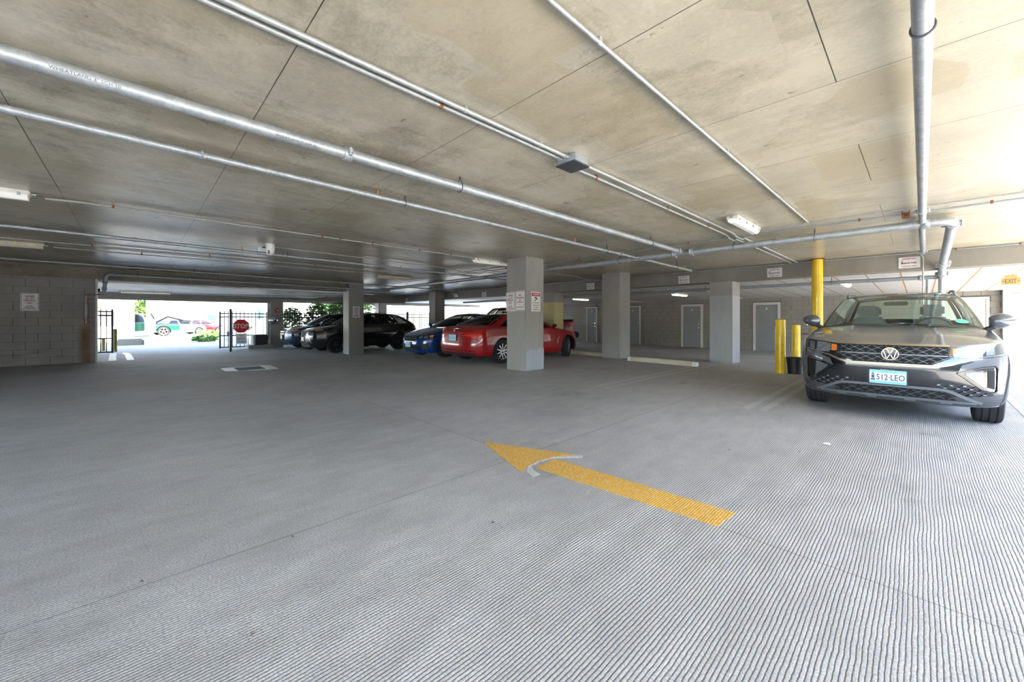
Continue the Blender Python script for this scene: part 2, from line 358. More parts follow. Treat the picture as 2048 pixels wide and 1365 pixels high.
class MB:
    def __init__(s): s.v = []; s.f = []
    def add(s, vs, fs):
        k = len(s.v); s.v += [tuple(p) for p in vs]; s.f += [tuple(i + k for i in f) for f in fs]; return s
    def box(s, x0, x1, y0, y1, z0, z1):
        return s.add([(x0, y0, z0), (x1, y0, z0), (x1, y1, z0), (x0, y1, z0), (x0, y0, z1), (x1, y0, z1), (x1, y1, z1), (x0, y1, z1)],
                     [(0, 3, 2, 1), (4, 5, 6, 7), (0, 1, 5, 4), (1, 2, 6, 5), (2, 3, 7, 6), (3, 0, 4, 7)])
    def grid(s, fn, nu, nv, flip=False):
        vs = [fn(i / nu, j / nv) for i in range(nu + 1) for j in range(nv + 1)]
        fs = []
        for i in range(nu):
            for j in range(nv):
                a = i * (nv + 1) + j; b = a + nv + 1
                fs.append((a, a + 1, b + 1, b) if flip else (a, b, b + 1, a + 1))
        return s.add(vs, fs)
    def tube(s, pts, r, n=12, cap=True):
        pts = [Vector(p) for p in pts]; rs = r if hasattr(r, '__len__') else [r] * len(pts)
        up = None; rings = []
        for i, p in enumerate(pts):
            a = (pts[i] - pts[i - 1]).normalized() if i > 0 else None
            b = (pts[i + 1] - pts[i]).normalized() if i < len(pts) - 1 else None
            d = (a + b).normalized() if a and b and (a + b).length > 1e-6 else (a or b)
            if up is None:
                up = Vector((0, 0, 1)) if abs(d.z) < 0.9 else Vector((1, 0, 0))
            u = d.cross(up).normalized(); w = u.cross(d).normalized(); up = w
            m = 1.0
            if a and b: m = 1 / max(0.5, math.sqrt(max(0.25, (1 + a.dot(b)) / 2)))
            rings.append([p + (u * math.cos(t) + w * math.sin(t)) * rs[i] * (m if m < 1.3 else 1.3) for t in [2 * PI * k / n for k in range(n)]])
        vs = [q for R in rings for q in R]; fs = []
        for i in range(len(rings) - 1):
            for k in range(n):
                fs.append((i * n + k, i * n + (k + 1) % n, (i + 1) * n + (k + 1) % n, (i + 1) * n + k))
        if cap: fs += [tuple(range(n - 1, -1, -1)), tuple((len(rings) - 1) * n + k for k in range(n))]
        return s.add(vs, fs)
    def lathe(s, prof, c=(0, 0, 0), axis='z', n=24):
        """prof: list of (radius, height along axis)"""
        vs = []; fs = []
        for r, h in prof:
            for k in range(n):
                a = 2 * PI * k / n; x, y = r * math.cos(a), r * math.sin(a)
                p = {'z': (x, y, h), 'x': (h, x, y), 'y': (y, h, x)}[axis]
                vs.append((p[0] + c[0], p[1] + c[1], p[2] + c[2]))
        m = len(prof)
        for i in range(m - 1):
            for k in range(n): fs.append((i * n + k, i * n + (k + 1) % n, (i + 1) * n + (k + 1) % n, (i + 1) * n + k))
        if prof[0][0] > 1e-5: fs.append(tuple(range(n - 1, -1, -1)))
        if prof[-1][0] > 1e-5: fs.append(tuple((m - 1) * n + k for k in range(n)))
        return s.add(vs, fs)
    def prism(s, poly, a, b):
        """poly: 3D points of one face; extruded by vector (b - a) from a"""
        a = Vector(a); b = Vector(b); n = len(poly)
        vs = [Vector(p) + a for p in poly] + [Vector(p) + b for p in poly]
        return s.add(vs, [tuple(range(n - 1, -1, -1)), tuple(range(n, 2 * n))] + [(k, (k + 1) % n, n + (k + 1) % n, n + k) for k in range(n)])
    def merge(s, o, M=None):
        return s.add([tuple(M @ Vector(p)) for p in o.v] if M else o.v, o.f)
    def mesh(s, name, mat, M=None, smooth=False, bevel=0.0, weld=0.0):
        me = bpy.data.meshes.new(name)
        vs = [tuple(M @ Vector(p)) for p in s.v] if M else s.v
        me.from_pydata(vs, [], s.f)
        if bevel or weld or True:
            bm = bmesh.new(); bm.from_mesh(me)
            if weld: bmesh.ops.remove_doubles(bm, verts=bm.verts, dist=weld)
            bmesh.ops.recalc_face_normals(bm, faces=bm.faces)
            if bevel: bmesh.ops.bevel(bm, geom=[e for e in bm.edges], offset=bevel, segments=2, affect='EDGES', clamp_overlap=True)
            bm.to_mesh(me); bm.free()
        me.materials.append(MAT[mat] if isinstance(mat, str) else mat)
        if smooth:
            me.polygons.foreach_set('use_smooth', [True] * len(me.polygons))
            if smooth is not True: me.set_sharp_from_angle(angle=math.radians(smooth))
        me.update(); return me
    def build(s, name, mat, parent=None, local=False, origin=None, **k):
        """verts are world coords unless local; child verts are moved into the root's frame"""
        M = None
        if parent is not None and not local:
            M = ROOTM[parent.name].inverted()
        if parent is None and origin is not None: M = Matrix.Translation(-Vector(origin))
        o = bpy.data.objects.new(name, s.mesh(name, mat, M, **k)); COL.objects.link(o)
        if parent is not None:
            o.parent = parent; ROOTM[o.name] = ROOTM[parent.name]
        else:
            o.location = origin if origin is not None else (0, 0, 0)
            ROOTM[o.name] = Matrix.Translation(o.location)
        return o
def dupe(o, parent, loc=None):
    c = o.copy(); COL.objects.link(c); c.parent = parent
    if loc is not None: c.location = loc
    return c

_TX = {}
def text_mesh(s):
    """flat glyph mesh of a string, one unit tall, centred in x, base line at y = 0"""
    if s in _TX: return _TX[s]
    cu = bpy.data.curves.new('lettering_curve', 'FONT'); cu.body = s; cu.size = 1.0; cu.align_x = 'CENTER'; cu.resolution_u = 2; cu.extrude = 0.0
    ob = bpy.data.objects.new('lettering_tmp', cu); COL.objects.link(ob)
    dg = bpy.context.evaluated_depsgraph_get(); me = ob.evaluated_get(dg).to_mesh()
    vs = [tuple(v.co) for v in me.vertices]; fs = [tuple(p.vertices) for p in me.polygons]
    ob.evaluated_get(dg).to_mesh_clear()
    bpy.data.objects.remove(ob); bpy.data.curves.remove(cu)
    if vs:
        ys = [v[1] for v in vs]; xs = [v[0] for v in vs]
        w = (min(xs), max(xs), min(ys), max(ys))
    else: w = (0, 1, 0, 1)
    _TX[s] = (vs, fs, w); return _TX[s]
def put_text(mb, s, c, right, up, height, width=None, off=0.0, bold=0.0):
    """writes s centred at c (world) on the plane right/up; cap height = height, squeezed to width if given"""
    vs, fs, w = text_mesh(s); right = Vector(right); up = Vector(up); n = right.cross(up); c = Vector(c) + n * off
    h0 = w[3] - w[2]; sy = height / h0; sx = sy if width is None else width / (w[1] - w[0])
    cxm = (w[0] + w[1]) / 2; cym = (w[2] + w[3]) / 2
    for dx, dy in ([(0, 0)] if not bold else [(-bold, 0), (bold, 0), (0, bold), (0, -bold)]):
        mb.add([c + right * ((v[0] - cxm) * sx + dx) + up * ((v[1] - cym) * sy + dy) + n * (0.0002 * (dx > 0) + 0.0003 * (dy > 0)) for v in vs], fs)
    return mb
def plate_poly(w, h, r, n=4):
    pts = []
    for cx, cy, a0 in ((w / 2 - r, h / 2 - r, 0), (-w / 2 + r, h / 2 - r, 90), (-w / 2 + r, -h / 2 + r, 180), (w / 2 - r, -h / 2 + r, 270)):
        for k in range(n + 1):
            a = math.radians(a0 + 90 * k / n); pts.append((cx + r * math.cos(a), cy + r * math.sin(a)))
    return pts
def on_plane(poly, c, right, up, off=0):
    right = Vector(right); up = Vector(up); n = right.cross(up)
    return [Vector(c) + right * x + up * y + n * off for x, y in poly]

def sign(name, label, c, right, up, w, h, lines, border=None, group=None, mat='sign_white', r=0.012, header=None, cat='sign', icon=None):
    """lines: (text, y offset, height, width, material)"""
    c = Vector(c); right = Vector(right); up = Vector(up); n = right.cross(up)
    root = thing(name, label, cat, c - up * h / 2, group=group)
    mb = MB(); poly = on_plane(plate_poly(w, h, r), c, right, up); mb.prism(poly, (0, 0, 0), n * 0.004)
    mb.build('board', mat, root)
    if border:
        b = MB(); po = on_plane(plate_poly(w - 0.022, h - 0.022, r), c, right, up, 0.0046); pi = on_plane(plate_poly(w - 0.036, h - 0.036, r * 0.8), c, right, up, 0.0046)
        k = len(po); b.add(po + pi, [(i, (i + 1) % k, k + (i + 1) % k, k + i) for i in range(k)])
        b.build('border', border, root)
    if header:
        y0, y1, hm = header
        b = MB(); b.prism(on_plane([(-w / 2 + 0.01, y0), (w / 2 - 0.01, y0), (w / 2 - 0.01, y1), (-w / 2 + 0.01, y1)], c, right, up), n * 0.004, n * 0.0046); b.build('header_band', hm, root)
    by = {}
    for (s, y, hh, ww, m) in lines: by.setdefault(m, []).append((s, y, hh, ww))
    for m, L in by.items():
        b = MB()
        for s, y, hh, ww in L: put_text(b, s, c + up * y, right, up, hh, ww, 0.0056, bold=0.0011)
        b.build('lettering', m, root)
    if icon: icon(root, c, right, up, n)
    return root

def arc_path(pts, rad, n=5):
    """rounds the corners of a polyline"""
    pts = [Vector(p) for p in pts]; out = [pts[0]]
    for i in range(1, len(pts) - 1):
        a = pts[i - 1] - pts[i]; b = pts[i + 1] - pts[i]; r = min(rad, a.length * 0.45, b.length * 0.45)
        p0 = pts[i] + a.normalized() * r; p2 = pts[i] + b.normalized() * r
        for k in range(n + 1):
            u = k / n; out.append(p0 * (1 - u) ** 2 + pts[i] * 2 * u * (1 - u) + p2 * u * u)
    out.append(pts[-1]); return out

def zf(x, y):
    """floor level: flat by the camera, falling gently to the rear stalls and the exit"""
    def ss(a, b, v):
        t = min(1, max(0, (v - a) / (b - a))); return t * t * (3 - 2 * t)
    d1 = 0.024 * max(0, y - 10); d2 = 0.21 * ss(-9, -15.8, x) * ss(-1.2, 5, y) + 0.06 * ss(-22, -30, x) + 0.18 * ss(-18, -23, x) * (1 - ss(-1.2, 5, y))
    return -max(d1, d2)
# ------------------------------------------------------------------ structure
CEIL = 2.63
mb = MB()                                                    # floor slab with its gentle falls
XS = np.concatenate([np.linspace(-30, -8, 45), np.linspace(-7.5, 3.5, 12)]); YS = np.linspace(-7, 22, 59)
nx, ny = len(XS), len(YS)
top = [(x, y, zf(x, y)) for x in XS for y in YS]
mb.add(top, [(i * ny + j, (i + 1) * ny + j, (i + 1) * ny + j + 1, i * ny + j + 1) for i in range(nx - 1) for j in range(ny - 1)])
edge = [(i, 0) for i in range(nx)] + [(nx - 1, j) for j in range(1, ny)] + [(i, ny - 1) for i in range(nx - 2, -1, -1)] + [(0, j) for j in range(ny - 2, 0, -1)]
k0 = len(mb.v); mb.v += [(XS[i], YS[j], -0.6) for i, j in edge]; ne = len(edge)
mb.f += [(edge[k][0] * ny + edge[k][1], k0 + k, k0 + (k + 1) % ne, edge[(k + 1) % ne][0] * ny + edge[(k + 1) % ne][1]) for k in range(ne)]
struct(mb.build('floor', 'floor_concrete', smooth=40))
struct(MB().box(-24, 120, -7, 120, -0.7, -0.32).build('ground', 'pale_ground'))
struct(MB().box(-24, 120, -120, -7, -0.7, -0.32).build('ground_lot', 'asphalt'))
struct(MB().box(17, 18, -40, 70, -0.4, 4.6).build('added_reflection_wall', 'kerb_concrete'))  # added out-of-view wall: blocks low sky, gives the grey SUV something to reflect
struct(MB().box(-160, -24, -120, 120, -0.7, -0.32).build('ground_yard', 'yard_ground'))
struct(MB().box(-27, 3.5, -7, 12.1, CEIL, 2.95).build('ceiling', 'ceiling_concrete'))
struct(MB().box(-27, 3.5, -7, 22, 2.96, 16).build('upper_floors', 'beam_concrete'))
struct(MB().box(-22.1, -16.3, -7, 6.6, 2.25, 2.62).build('ceiling_exit', 'white_soffit'))
struct(MB().box(-27, 3.5, 12.5, 22, 2.4, 2.94).build('ceiling_rear', 'white_soffit'))
struct(MB().box(-27, 3.5, 12.0, 12.5, 2.25, 2.95).build('beam_rear', 'beam_concrete', bevel=0.012))
struct(MB().box(-16.3, -15.8, -7, 6.1, 2.30, CEIL + .01).build('beam_left', 'stained_beam', bevel=0.012))
struct(MB().box(-22.5, -22.0, -7, 5.3, 1.97, 2.6).build('beam_exit', 'beam_concrete', bevel=0.012))
struct(MB().box(-22.5, -22.0, 5.3, 12.0, 2.13, 2.6).build('beam_fence', 'beam_concrete', bevel=0.012))
struct(MB().box(-27.3, -26.9, 5.3, 22, 2.2, 2.95).build('beam_far', 'beam_concrete', bevel=0.012))
struct(MB().box(-16.0, -7.0, -7.2, -7.0, -0.3, CEIL + .3).build('wall_front', 'block_paint'))

# left wall: painted block courses
wl_ = struct(MB().box(-16.02, -15.815, -7, -0.80, -0.3, 2.30).build('wall_left', 'mortar'))
def block_mesh(L, h, d, mat, nm='block'):
    return MB().box(-L / 2, L / 2, 0, d, 0, h).mesh(nm, mat, bevel=0.004)
_bm = {}
def add_block(parent, nm, cx, cy, z, L, h, axis, mat='block_paint', d=0.025):
    key = (round(L, 3), round(h, 3), mat, d)
    if key not in _bm: _bm[key] = block_mesh(L, h, d, mat)
    o = bpy.data.objects.new(nm, _bm[key]); COL.objects.link(o); o.parent = parent
    o.location = (cx, cy, z); o.rotation_euler = (0, 0, {'-y': PI, '+x': -PI / 2}[axis])
    return o
ch = 0.2032
for r in range(12):
    z0 = r * ch; h = min(ch, 2.295 - z0) - 0.008
    if h < 0.03: continue
    y = -0.80; first = True
    while y > -4.2:
        L = 0.2 if (first and r % 2) else 0.4064
        add_block(wl_, 'block', -15.818, y - L / 2, z0 + 0.004, L - 0.008, h, '+x'); y -= L; first = False
for y0, y1 in ((-7, -4.27),):
    m = MB()
    for r in range(12):
        z0 = r * ch; h = min(ch, 2.295 - z0) - 0.008
        y = y0 + (0.2 if r % 2 else 0)
        while y < y1 - 0.1 and h > 0.03:
            m.box(-15.815, -15.795, y, min(y + 0.398, y1), z0 + 0.004, z0 + 0.004 + h); y += 0.4064
    o = m.build('block_field', 'block_paint', wl_); o['kind'] = 'stuff'
struct(MB().box(-16.02, -15.80, -0.80, -0.76, -0.2, 2.30).build('trim_1', 'frame_white'))

# rear wall with the storage doors
WY = 20.5; ZB = zf(-5, WY)
doors = [(-5.31, -4.26), (-8.60, -7.53), (-11.83, -10.88), (-14.55, -13.75), (0.62, 1.60)]
wb = struct(MB().box(-17.3, 1.86, WY + 0.02, WY + 0.25, -0.4, 2.5).build('wall_rear', 'mortar'))
m_far = MB(); nblk = 0
for r in range(12):
    z0 = ZB + r * ch; h = min(ch, 2.30 - z0) - 0.008
    if h < 0.03: continue
    segs = [(-17.3, 1.86)]
    if z0 < 1.93:
        cuts = sorted(doors); segs = []; a = -17.3
        for d0, d1 in cuts: segs.append((a, d0)); a = d1
        segs.append((a, 1.86))
    for a, b in segs:
        x = math.floor(a / 0.4064) * 0.4064 + (0.2032 if r % 2 else 0)
        if x > a: x -= 0.4064
        while x < b:
            p, q = max(x, a), min(x + 0.4064, b); x += 0.4064
            if q - p < 0.04: continue
            if p > -8.7 and nblk < 300:
                add_block(wb, 'block', (p + q) / 2, WY + 0.022, z0 + 0.004, q - p - 0.008, h, '-y'); nblk += 1
            else: m_far.box(p + 0.004, q - 0.004, WY - 0.002, WY + 0.022, z0 + 0.004, z0 + 0.004 + h)
o = m_far.build('block_field', 'block_paint', wb); o['kind'] = 'stuff'

def make_door(n, x0, x1, leaf='door_grey', lev=True, plaque=True):
    fz1 = 1.935
    fr = MB(); w = 0.10 if x1 - x0 > 1 else 0.07
    fr.box(x0, x0 + w, WY - 0.05, WY + 0.03, ZB, fz1); fr.box(x1 - w, x1, WY - 0.05, WY + 0.03, ZB, fz1); fr.box(x0 + w, x1 - w, WY - 0.05, WY + 0.03, fz1 - w, fz1)
    d = struct(fr.build('door_%d' % n, 'frame_white', origin=((x0 + x1) / 2, WY, ZB)))
    lf = MB().box(x0 + w + 0.004, x1 - w - 0.004, WY - 0.02, WY + 0.02, ZB + 0.012, fz1 - w - 0.004).build('door_leaf', leaf, d, bevel=0.003)
    if lev:
        hx = x1 - w - 0.09; zc = ZB + 1.0
        k = MB(); k.lathe([(0.032, -0.012), (0.032, 0)], (hx, WY - 0.02, zc), 'y', 16); k.tube([(hx, WY - 0.03, zc), (hx, WY - 0.075, zc), (hx - 0.11, WY - 0.08, zc)], 0.010, 8)
        k.build('lever_handle', 'chrome', d, smooth=40)
        MB().lathe([(0.03, -0.02), (0.03, 0)], (hx, WY - 0.02, zc + 0.18), 'y', 16).build('deadbolt', 'chrome', d, smooth=40)
    if plaque: MB().box((x0 + x1) / 2 - 0.03, (x0 + x1) / 2 + 0.03, WY - 0.026, WY - 0.02, ZB + 1.86, ZB + 1.95).build('number_plaque', 'sign_white', d)
    for hz in (0.25, 1.0, 1.75): MB().tube([(x0 + w, WY - 0.024, ZB + hz - 0.05), (x0 + w, WY - 0.024, ZB + hz + 0.05)], 0.008, 8).build('hinge', 'galvanised', d)
    return d
for i, (a, b) in enumerate(doors): make_door(i + 1, a, b, 'door_grey' if i != 4 else 'frame_white', plaque=(i < 4))
# white sectional overhead door at the right end of the rear wall
g = struct(MB().box(1.86, 1.94, WY - 0.30, WY + 0.25, -0.4, 2.4).build('door_6', 'frame_white'))
zz = [ZB, 0.38, 0.98, 1.45, 2.02, 2.30]
for a, b in zip(zz[:-1], zz[1:]): MB().box(1.94, 5.2, WY - 0.26, WY - 0.20, a + 0.004, b - 0.004).build('door_panel', 'panel_white', g, bevel=0.006)
MB().box(1.94, 5.2, WY - 0.20, WY - 0.16, ZB, 2.3).build('backing', 'frame_white', g)

# rear soffit: white sheets between brown battens, falling towards the wall
def zs(y): return 2.285 - 0.15 * (y - 12.5) / 8.0
cr = bpy.data.objects['ceiling_rear']
pan = None; bat = None
for k in range(36):
    x0 = -17.4 + k * 0.61
    if x0 > 3.0: break
    if pan is None:
        pan = MB(); pan.add([(0.012, 12.5, zs(12.5)), (0.598, 12.5, zs(12.5)), (0.598, 20.5, zs(20.5)), (0.012, 20.5, zs(20.5)),
                             (0.012, 12.5, zs(12.5) + .02), (0.598, 12.5, zs(12.5) + .02), (0.598, 20.5, zs(20.5) + .02), (0.012, 20.5, zs(20.5) + .02)],
                            [(0, 3, 2, 1), (4, 5, 6, 7), (0, 1, 5, 4), (1, 2, 6, 5), (2, 3, 7, 6), (3, 0, 4, 7)])
        pan = pan.mesh('soffit_panel', 'soffit_panel', bevel=0.003)
        bat = MB(); bat.add([(-0.012, 12.5, zs(12.5) - .002), (0.012, 12.5, zs(12.5) - .002), (0.012, 20.5, zs(20.5) - .002), (-0.012, 20.5, zs(20.5) - .002),
                             (-0.012, 12.5, zs(12.5) + .02), (0.012, 12.5, zs(12.5) + .02), (0.012, 20.5, zs(20.5) + .02), (-0.012, 20.5, zs(20.5) + .02)],
                            [(0, 3, 2, 1), (4, 5, 6, 7), (0, 1, 5, 4), (1, 2, 6, 5), (2, 3, 7, 6), (3, 0, 4, 7)])
        bat = bat.mesh('seam_batten', 'seam_brown')
    for nm, me in (('soffit_panel', pan), ('seam_batten', bat)):
        o = bpy.data.objects.new(nm, me); COL.objects.link(o); o.parent = cr; o.location = (x0, 0, 0)

# ------------------------------------------------------------------ columns
def column(label, x0, x1, y0, y1, ztop, mat='column_paint', lower=None, lower_mat=None, scrape=False):
    zb = min(zf(x0, y0), zf(x1, y1)) - 0.03
    root = thing('concrete_column', label, 'column', ((x0 + x1) / 2, (y0 + y1) / 2, zf((x0 + x1) / 2, (y0 + y1) / 2)))
    if lower is None:
        MB().box(x0, x1, y0, y1, zb, ztop).build('shaft', mat, root, bevel=0.015)
    else:
        MB().box(x0, x1, y0, y1, lower, ztop).build('shaft', mat, root, bevel=0.008)
        MB().box(x0 - 0.002, x1 + 0.002, y0 - 0.002, y1 + 0.002, zb, lower).build('painted_base', lower_mat, root, bevel=0.012)
    return root
c1 = column('square grey concrete column with two red and white signs and a camera sign', -6.85, -6.22, 6.40, 7.03, CEIL)
m = MB()                                                     # scraped, plastered foot of the aisle face
pl = [(6.41, 0.02), (7.02, 0.02), (7.02, 0.50), (6.9, 0.52), (6.72, 0.47), (6.55, 0.505), (6.42, 0.44)]
m.prism([(0, a, b) for a, b in pl], (-6.219, 0, 0), (-6.212, 0, 0)); m.build('plaster_patch', 'grey_column_paint', c1)
column('plain square concrete column next to the long wheel stop, free of signs', -6.96, -6.33, 10.62, 11.25, CEIL)
column('concrete column under the rear beam painted pale grey below a beige band', -4.23, -3.63, 12.02, 12.68, 2.26, lower=1.86, lower_mat='grey_column_paint')
column('concrete column with yellowed lower half beyond the red coupe', -10.7, -10.1, 12.02, 12.62, 2.26, lower=1.86, lower_mat='yellowed_paint')
column('concrete column beside the black SUV with one parking sign', -16.2, -15.6, 6.07, 6.67, CEIL)
column('shaded concrete column between the black SUV and the blue sedan', -18.0, -17.4, 11.2, 11.8, CEIL)
column('far concrete column standing behind the black SUV roof', -26.3, -25.7, 12.02, 12.62, 2.26)
ce = column('concrete column at the exit carrying the round mirror and red alarm', -22.53, -21.97, 4.75, 5.32, 2.2)
MB().box(-22.35, -22.12, 4.66, 4.745, -0.3, 1.98).build('door_track', 'galvanised', ce)
MB().tube(arc_path([(-22.05, 4.70, 1.7), (-22.05, 4.70, 0.35), (-21.98, 4.6, 0.05), (-22.0, 4.45, -0.05)], 0.1), 0.015, 8).build('cable', 'black_plastic', ce)

# ------------------------------------------------------------------ floor markings
def flat(name, pts, mat, label, cat, z=0.003, group=None, thick=0.0025):
    o = Vector((sum(p[0] for p in pts) / len(pts), sum(p[1] for p in pts) / len(pts), zf(*pts[0])))
    mb = MB(); n = len(pts)
    mb.add([(p[0], p[1], zf(*p) + z) for p in pts] + [(p[0], p[1], zf(*p) + z - thick) for p in pts], [tuple(range(n))] + [(k, (k + 1) % n, n + (k + 1) % n, n + k) for k in range(n)])
    ob = mb.build(name, mat, origin=o); tag(ob, label, cat, group); return ob
ar = thing('floor_arrow', 'worn yellow arrow painted across the ribbed concrete aisle', 'floor marking', (-1.6, 2.5, 0))
def fpart(nm, pts, mat, root, z):
    n = len(pts); m = MB(); m.add([(p[0], p[1], z) for p in pts] + [(p[0], p[1], z - 0.002) for p in pts], [tuple(range(n))] + [(k, (k + 1) % n, n + (k + 1) % n, n + k) for k in range(n)])
    return m.build(nm, mat, root)
fpart('arrow_shaft', [(-0.81, 2.42), (-0.79, 2.67), (-2.16, 2.59), (-2.14, 2.32)], 'arrow_paint', ar, 0.0025)
fpart('arrow_head', [(-2.94, 2.44), (-2.16, 2.17), (-2.2, 2.3), (-2.22, 2.45), (-2.2, 2.62), (-2.10, 2.80)], 'arrow_paint', ar, 0.003)
fpart('white_ghost', [(-2.03, 2.17), (-2.13, 2.205), (-2.205, 2.30), (-2.222, 2.45), (-2.195, 2.60), (-2.05, 2.83), (-2.01, 2.77), (-2.12, 2.655), (-2.185, 2.58), (-2.207, 2.45), (-2.188, 2.32), (-2.12, 2.27), (-2.02, 2.245)][::-1], 'worn_white_paint', ar, 0.004)
def line(x0, y0, x1, y1, w, lab, grp, seg=6, mat='faded_line_paint'):
    dx, dy = x1 - x0, y1 - y0; L = math.hypot(dx, dy); nx_, ny_ = -dy / L * w / 2, dx / L * w / 2
    mb = MB(); vs = []
    for k in range(seg + 1):
        t_ = k / seg; x, y = x0 + dx * t_, y0 + dy * t_
        vs += [(x + nx_, y + ny_, zf(x, y) + 0.004), (x - nx_, y - ny_, zf(x, y) + 0.004)]
    mb.add(vs, [(2 * k, 2 * k + 1, 2 * k + 3, 2 * k + 2) for k in range(seg)])
    o = mb.build('stall_line', mat, origin=((x0 + x1) / 2, (y0 + y1) / 2, zf(x0, y0))); return tag(o, lab, 'floor marking', grp)
g_ = 'painted stall lines'
line(-1.60, 5.85, -1.60, 11.3, 0.09, 'white stall line of the pair on the side of the yellow bollards', g_)
line(-1.42, 5.88, -1.42, 11.4, 0.09, 'white stall line of the pair on the side of the grey SUV', g_)
line(-3.97, 5.85, -3.95, 10.1, 0.09, 'faded stall line of the pair that stops at the long wheel stop', g_)
line(-3.76, 5.85, -3.74, 11.3, 0.09, 'faded stall line of the pair passing the end of the long wheel stop', g_)
line(0.93, 5.8, 0.93, 11.4, 0.09, 'single white stall line under the mirror side of the grey SUV', None)
line(-17.3, 0.15, -17.1, 4.3, 0.10, 'white line across the lane just inside the exit', None)
line(-22.0, -0.62, -16.1, -0.48, 0.16, 'pale painted strip nearer the left wall across the exit lane', None, mat='white_floor_paint')
line(-22.0, -0.30, -16.1, -0.10, 0.16, 'pale painted strip nearer the drain across the exit lane', None, mat='white_floor_paint')

dr = thing('floor_drain', 'square black grate set in a white painted frame on the floor', 'drain', (-11.44, 2.03, zf(-11.44, 2.03)))
def q_(a, b): return (a, b)
cx_, cy_ = -11.44, 2.03
P = lambda u, v: (cx_ + u, cy_ + v)
zo = zf(-11.44, 2.03)
for nm, (u0, u1, v0, v1) in dict(a=(-0.48, 0.48, -0.52, -0.28), b=(-0.48, 0.48, 0.28, 0.52), c=(-0.48, -0.38, -0.28, 0.28), d=(0.38, 0.48, -0.28, 0.28)).items():
    m = MB(); m.box(cx_ + u0, cx_ + u1, cy_ + v0, cy_ + v1, zo - 0.03, zo + 0.012); m.build('painted_frame', 'white_floor_paint', dr)
MB().box(cx_ - 0.38, cx_ + 0.38, cy_ - 0.28, cy_ + 0.28, zo - 0.03, zo + 0.004).build('sump', 'dark_void', dr)
for k in range(14):
    x = cx_ - 0.36 + k * 0.72 / 13
    MB().box(x - 0.012, x + 0.012, cy_ - 0.28, cy_ + 0.28, zo - 0.01, zo + 0.012).build('grate_bar', 'drain_iron', dr)

# wheel stops
def wheel_stop(xa, ya, L, label, rz=0.0):
    z0 = zf(xa, ya) - 0.005
    r = thing('wheel_stop', label, 'wheel stop', (xa, ya, z0), rz)
    prof = [(-0.085, 0), (0.085, 0), (0.07, 0.10), (0.05, 0.125), (-0.05, 0.125), (-0.07, 0.10)]
    m = MB(); m.prism([(0, a, b) for a, b in prof], (-L / 2 + 0.11, 0, 0), (L / 2 - 0.11, 0, 0)); m.build('bar', 'wheel_stop_concrete', r, local=True, bevel=0.006)
    for s in (-1, 1):
        e = MB(); n = len(prof)
        a = [(s * (L / 2 - 0.11), p, q) for p, q in prof]; b = [(s * (L / 2), p * 0.92, q if q < 0.02 else q * 0.9) for p, q in prof]
        e.add(a + b, [tuple(range(n)), tuple(range(n, 2 * n))] + [(k, (k + 1) % n, n + (k + 1) % n, n + k) for k in range(n)])
        e.build('end_cap', 'white_floor_paint', r, local=True, bevel=0.004)
    return r
wheel_stop(-4.86, 10.25, 1.95, 'long tan concrete wheel stop in the empty stall between two columns', -0.03)
wheel_stop(-7.95, 10.95, 1.9, 'tan concrete wheel stop at the nose of the red coupe')

# ------------------------------------------------------------------ bollards, pole, bucket
def bollard(label, x, y, h, r=0.098, mat='yellow_paint', grp=None):
    z = zf(x, y); ro = thing('bollard', label, 'bollard', (x, y, z), group=grp)
    MB().lathe([(r, -0.02), (r, h - 0.02), (r * 0.97, h - 0.005), (r * 0.9, h)], (x, y, z), 'z', 28).build('post', mat, ro, smooth=40)
    MB().lathe([(r * 0.9, h - 0.001), (r * 0.5, h + 0.012), (0.0, h + 0.016)], (x, y, z), 'z', 28).build('cap', mat, ro, smooth=60)
    return ro
b1 = bollard('tall chipped yellow bollard standing beside the black bucket', -2.15, 10.34, 1.19)
for (dz, da, s) in ((0.62, 0.2, 0.018), (0.43, -0.3, 0.016), (0.45, 0.1, 0.02), (0.34, 0.0, 0.014)):
    a = -PI / 2 + 0.55 + da * 0.8
    m = MB(); m.grid(lambda u, v: (-2.15 + 0.0985 * math.cos(a + (u - .5) * s * 9), 10.34 + 0.0985 * math.sin(a + (u - .5) * s * 9), dz + (v - .5) * s), 3, 2); m.build('chip', 'rust', b1)
bollard('shorter yellow bollard between the bucket and the grey SUV', -2.36, 13.1, 1.10)
pr = thing('yellow_pole', 'full height yellow steel pole behind the grey SUV mirror', 'pole', (-1.70, 11.74, zf(-1.7, 11.74)))
MB().lathe([(0.11, -0.05), (0.11, CEIL - 0.02)], (-1.70, 11.74, 0), 'z', 28).build('tube', 'yellow_paint', pr, smooth=40)
MB().box(-1.84, -1.56, 11.60, 11.88, CEIL - 0.02, CEIL).build('top_plate', 'rust', pr)
MB().lathe([(0.115, 0.80), (0.122, 0.81), (0.122, 0.86), (0.115, 0.87)], (-1.70, 11.74, 0), 'z', 28).build('strap', 'yellow_paint', pr, smooth=30)
MB().box(-1.99, -1.80, 11.66, 11.69, 0.82, 0.845).build('bracket_bolt', 'rust', pr)
bk = thing('bucket', 'black plastic bucket with handle standing beside the tall bollard', 'bucket', (-1.91, 10.45, 0))
MB().lathe([(0.0, 0.004), (0.125, 0.0), (0.15, 0.33), (0.158, 0.335), (0.158, 0.36), (0.148, 0.365), (0.142, 0.33), (0.118, 0.02), (0.0, 0.02)], (-1.91, 10.45, zf(-1.91, 10.45)), 'z', 32).build('pail', 'black_plastic', bk, smooth=40)
hz = zf(-1.91, 10.45)
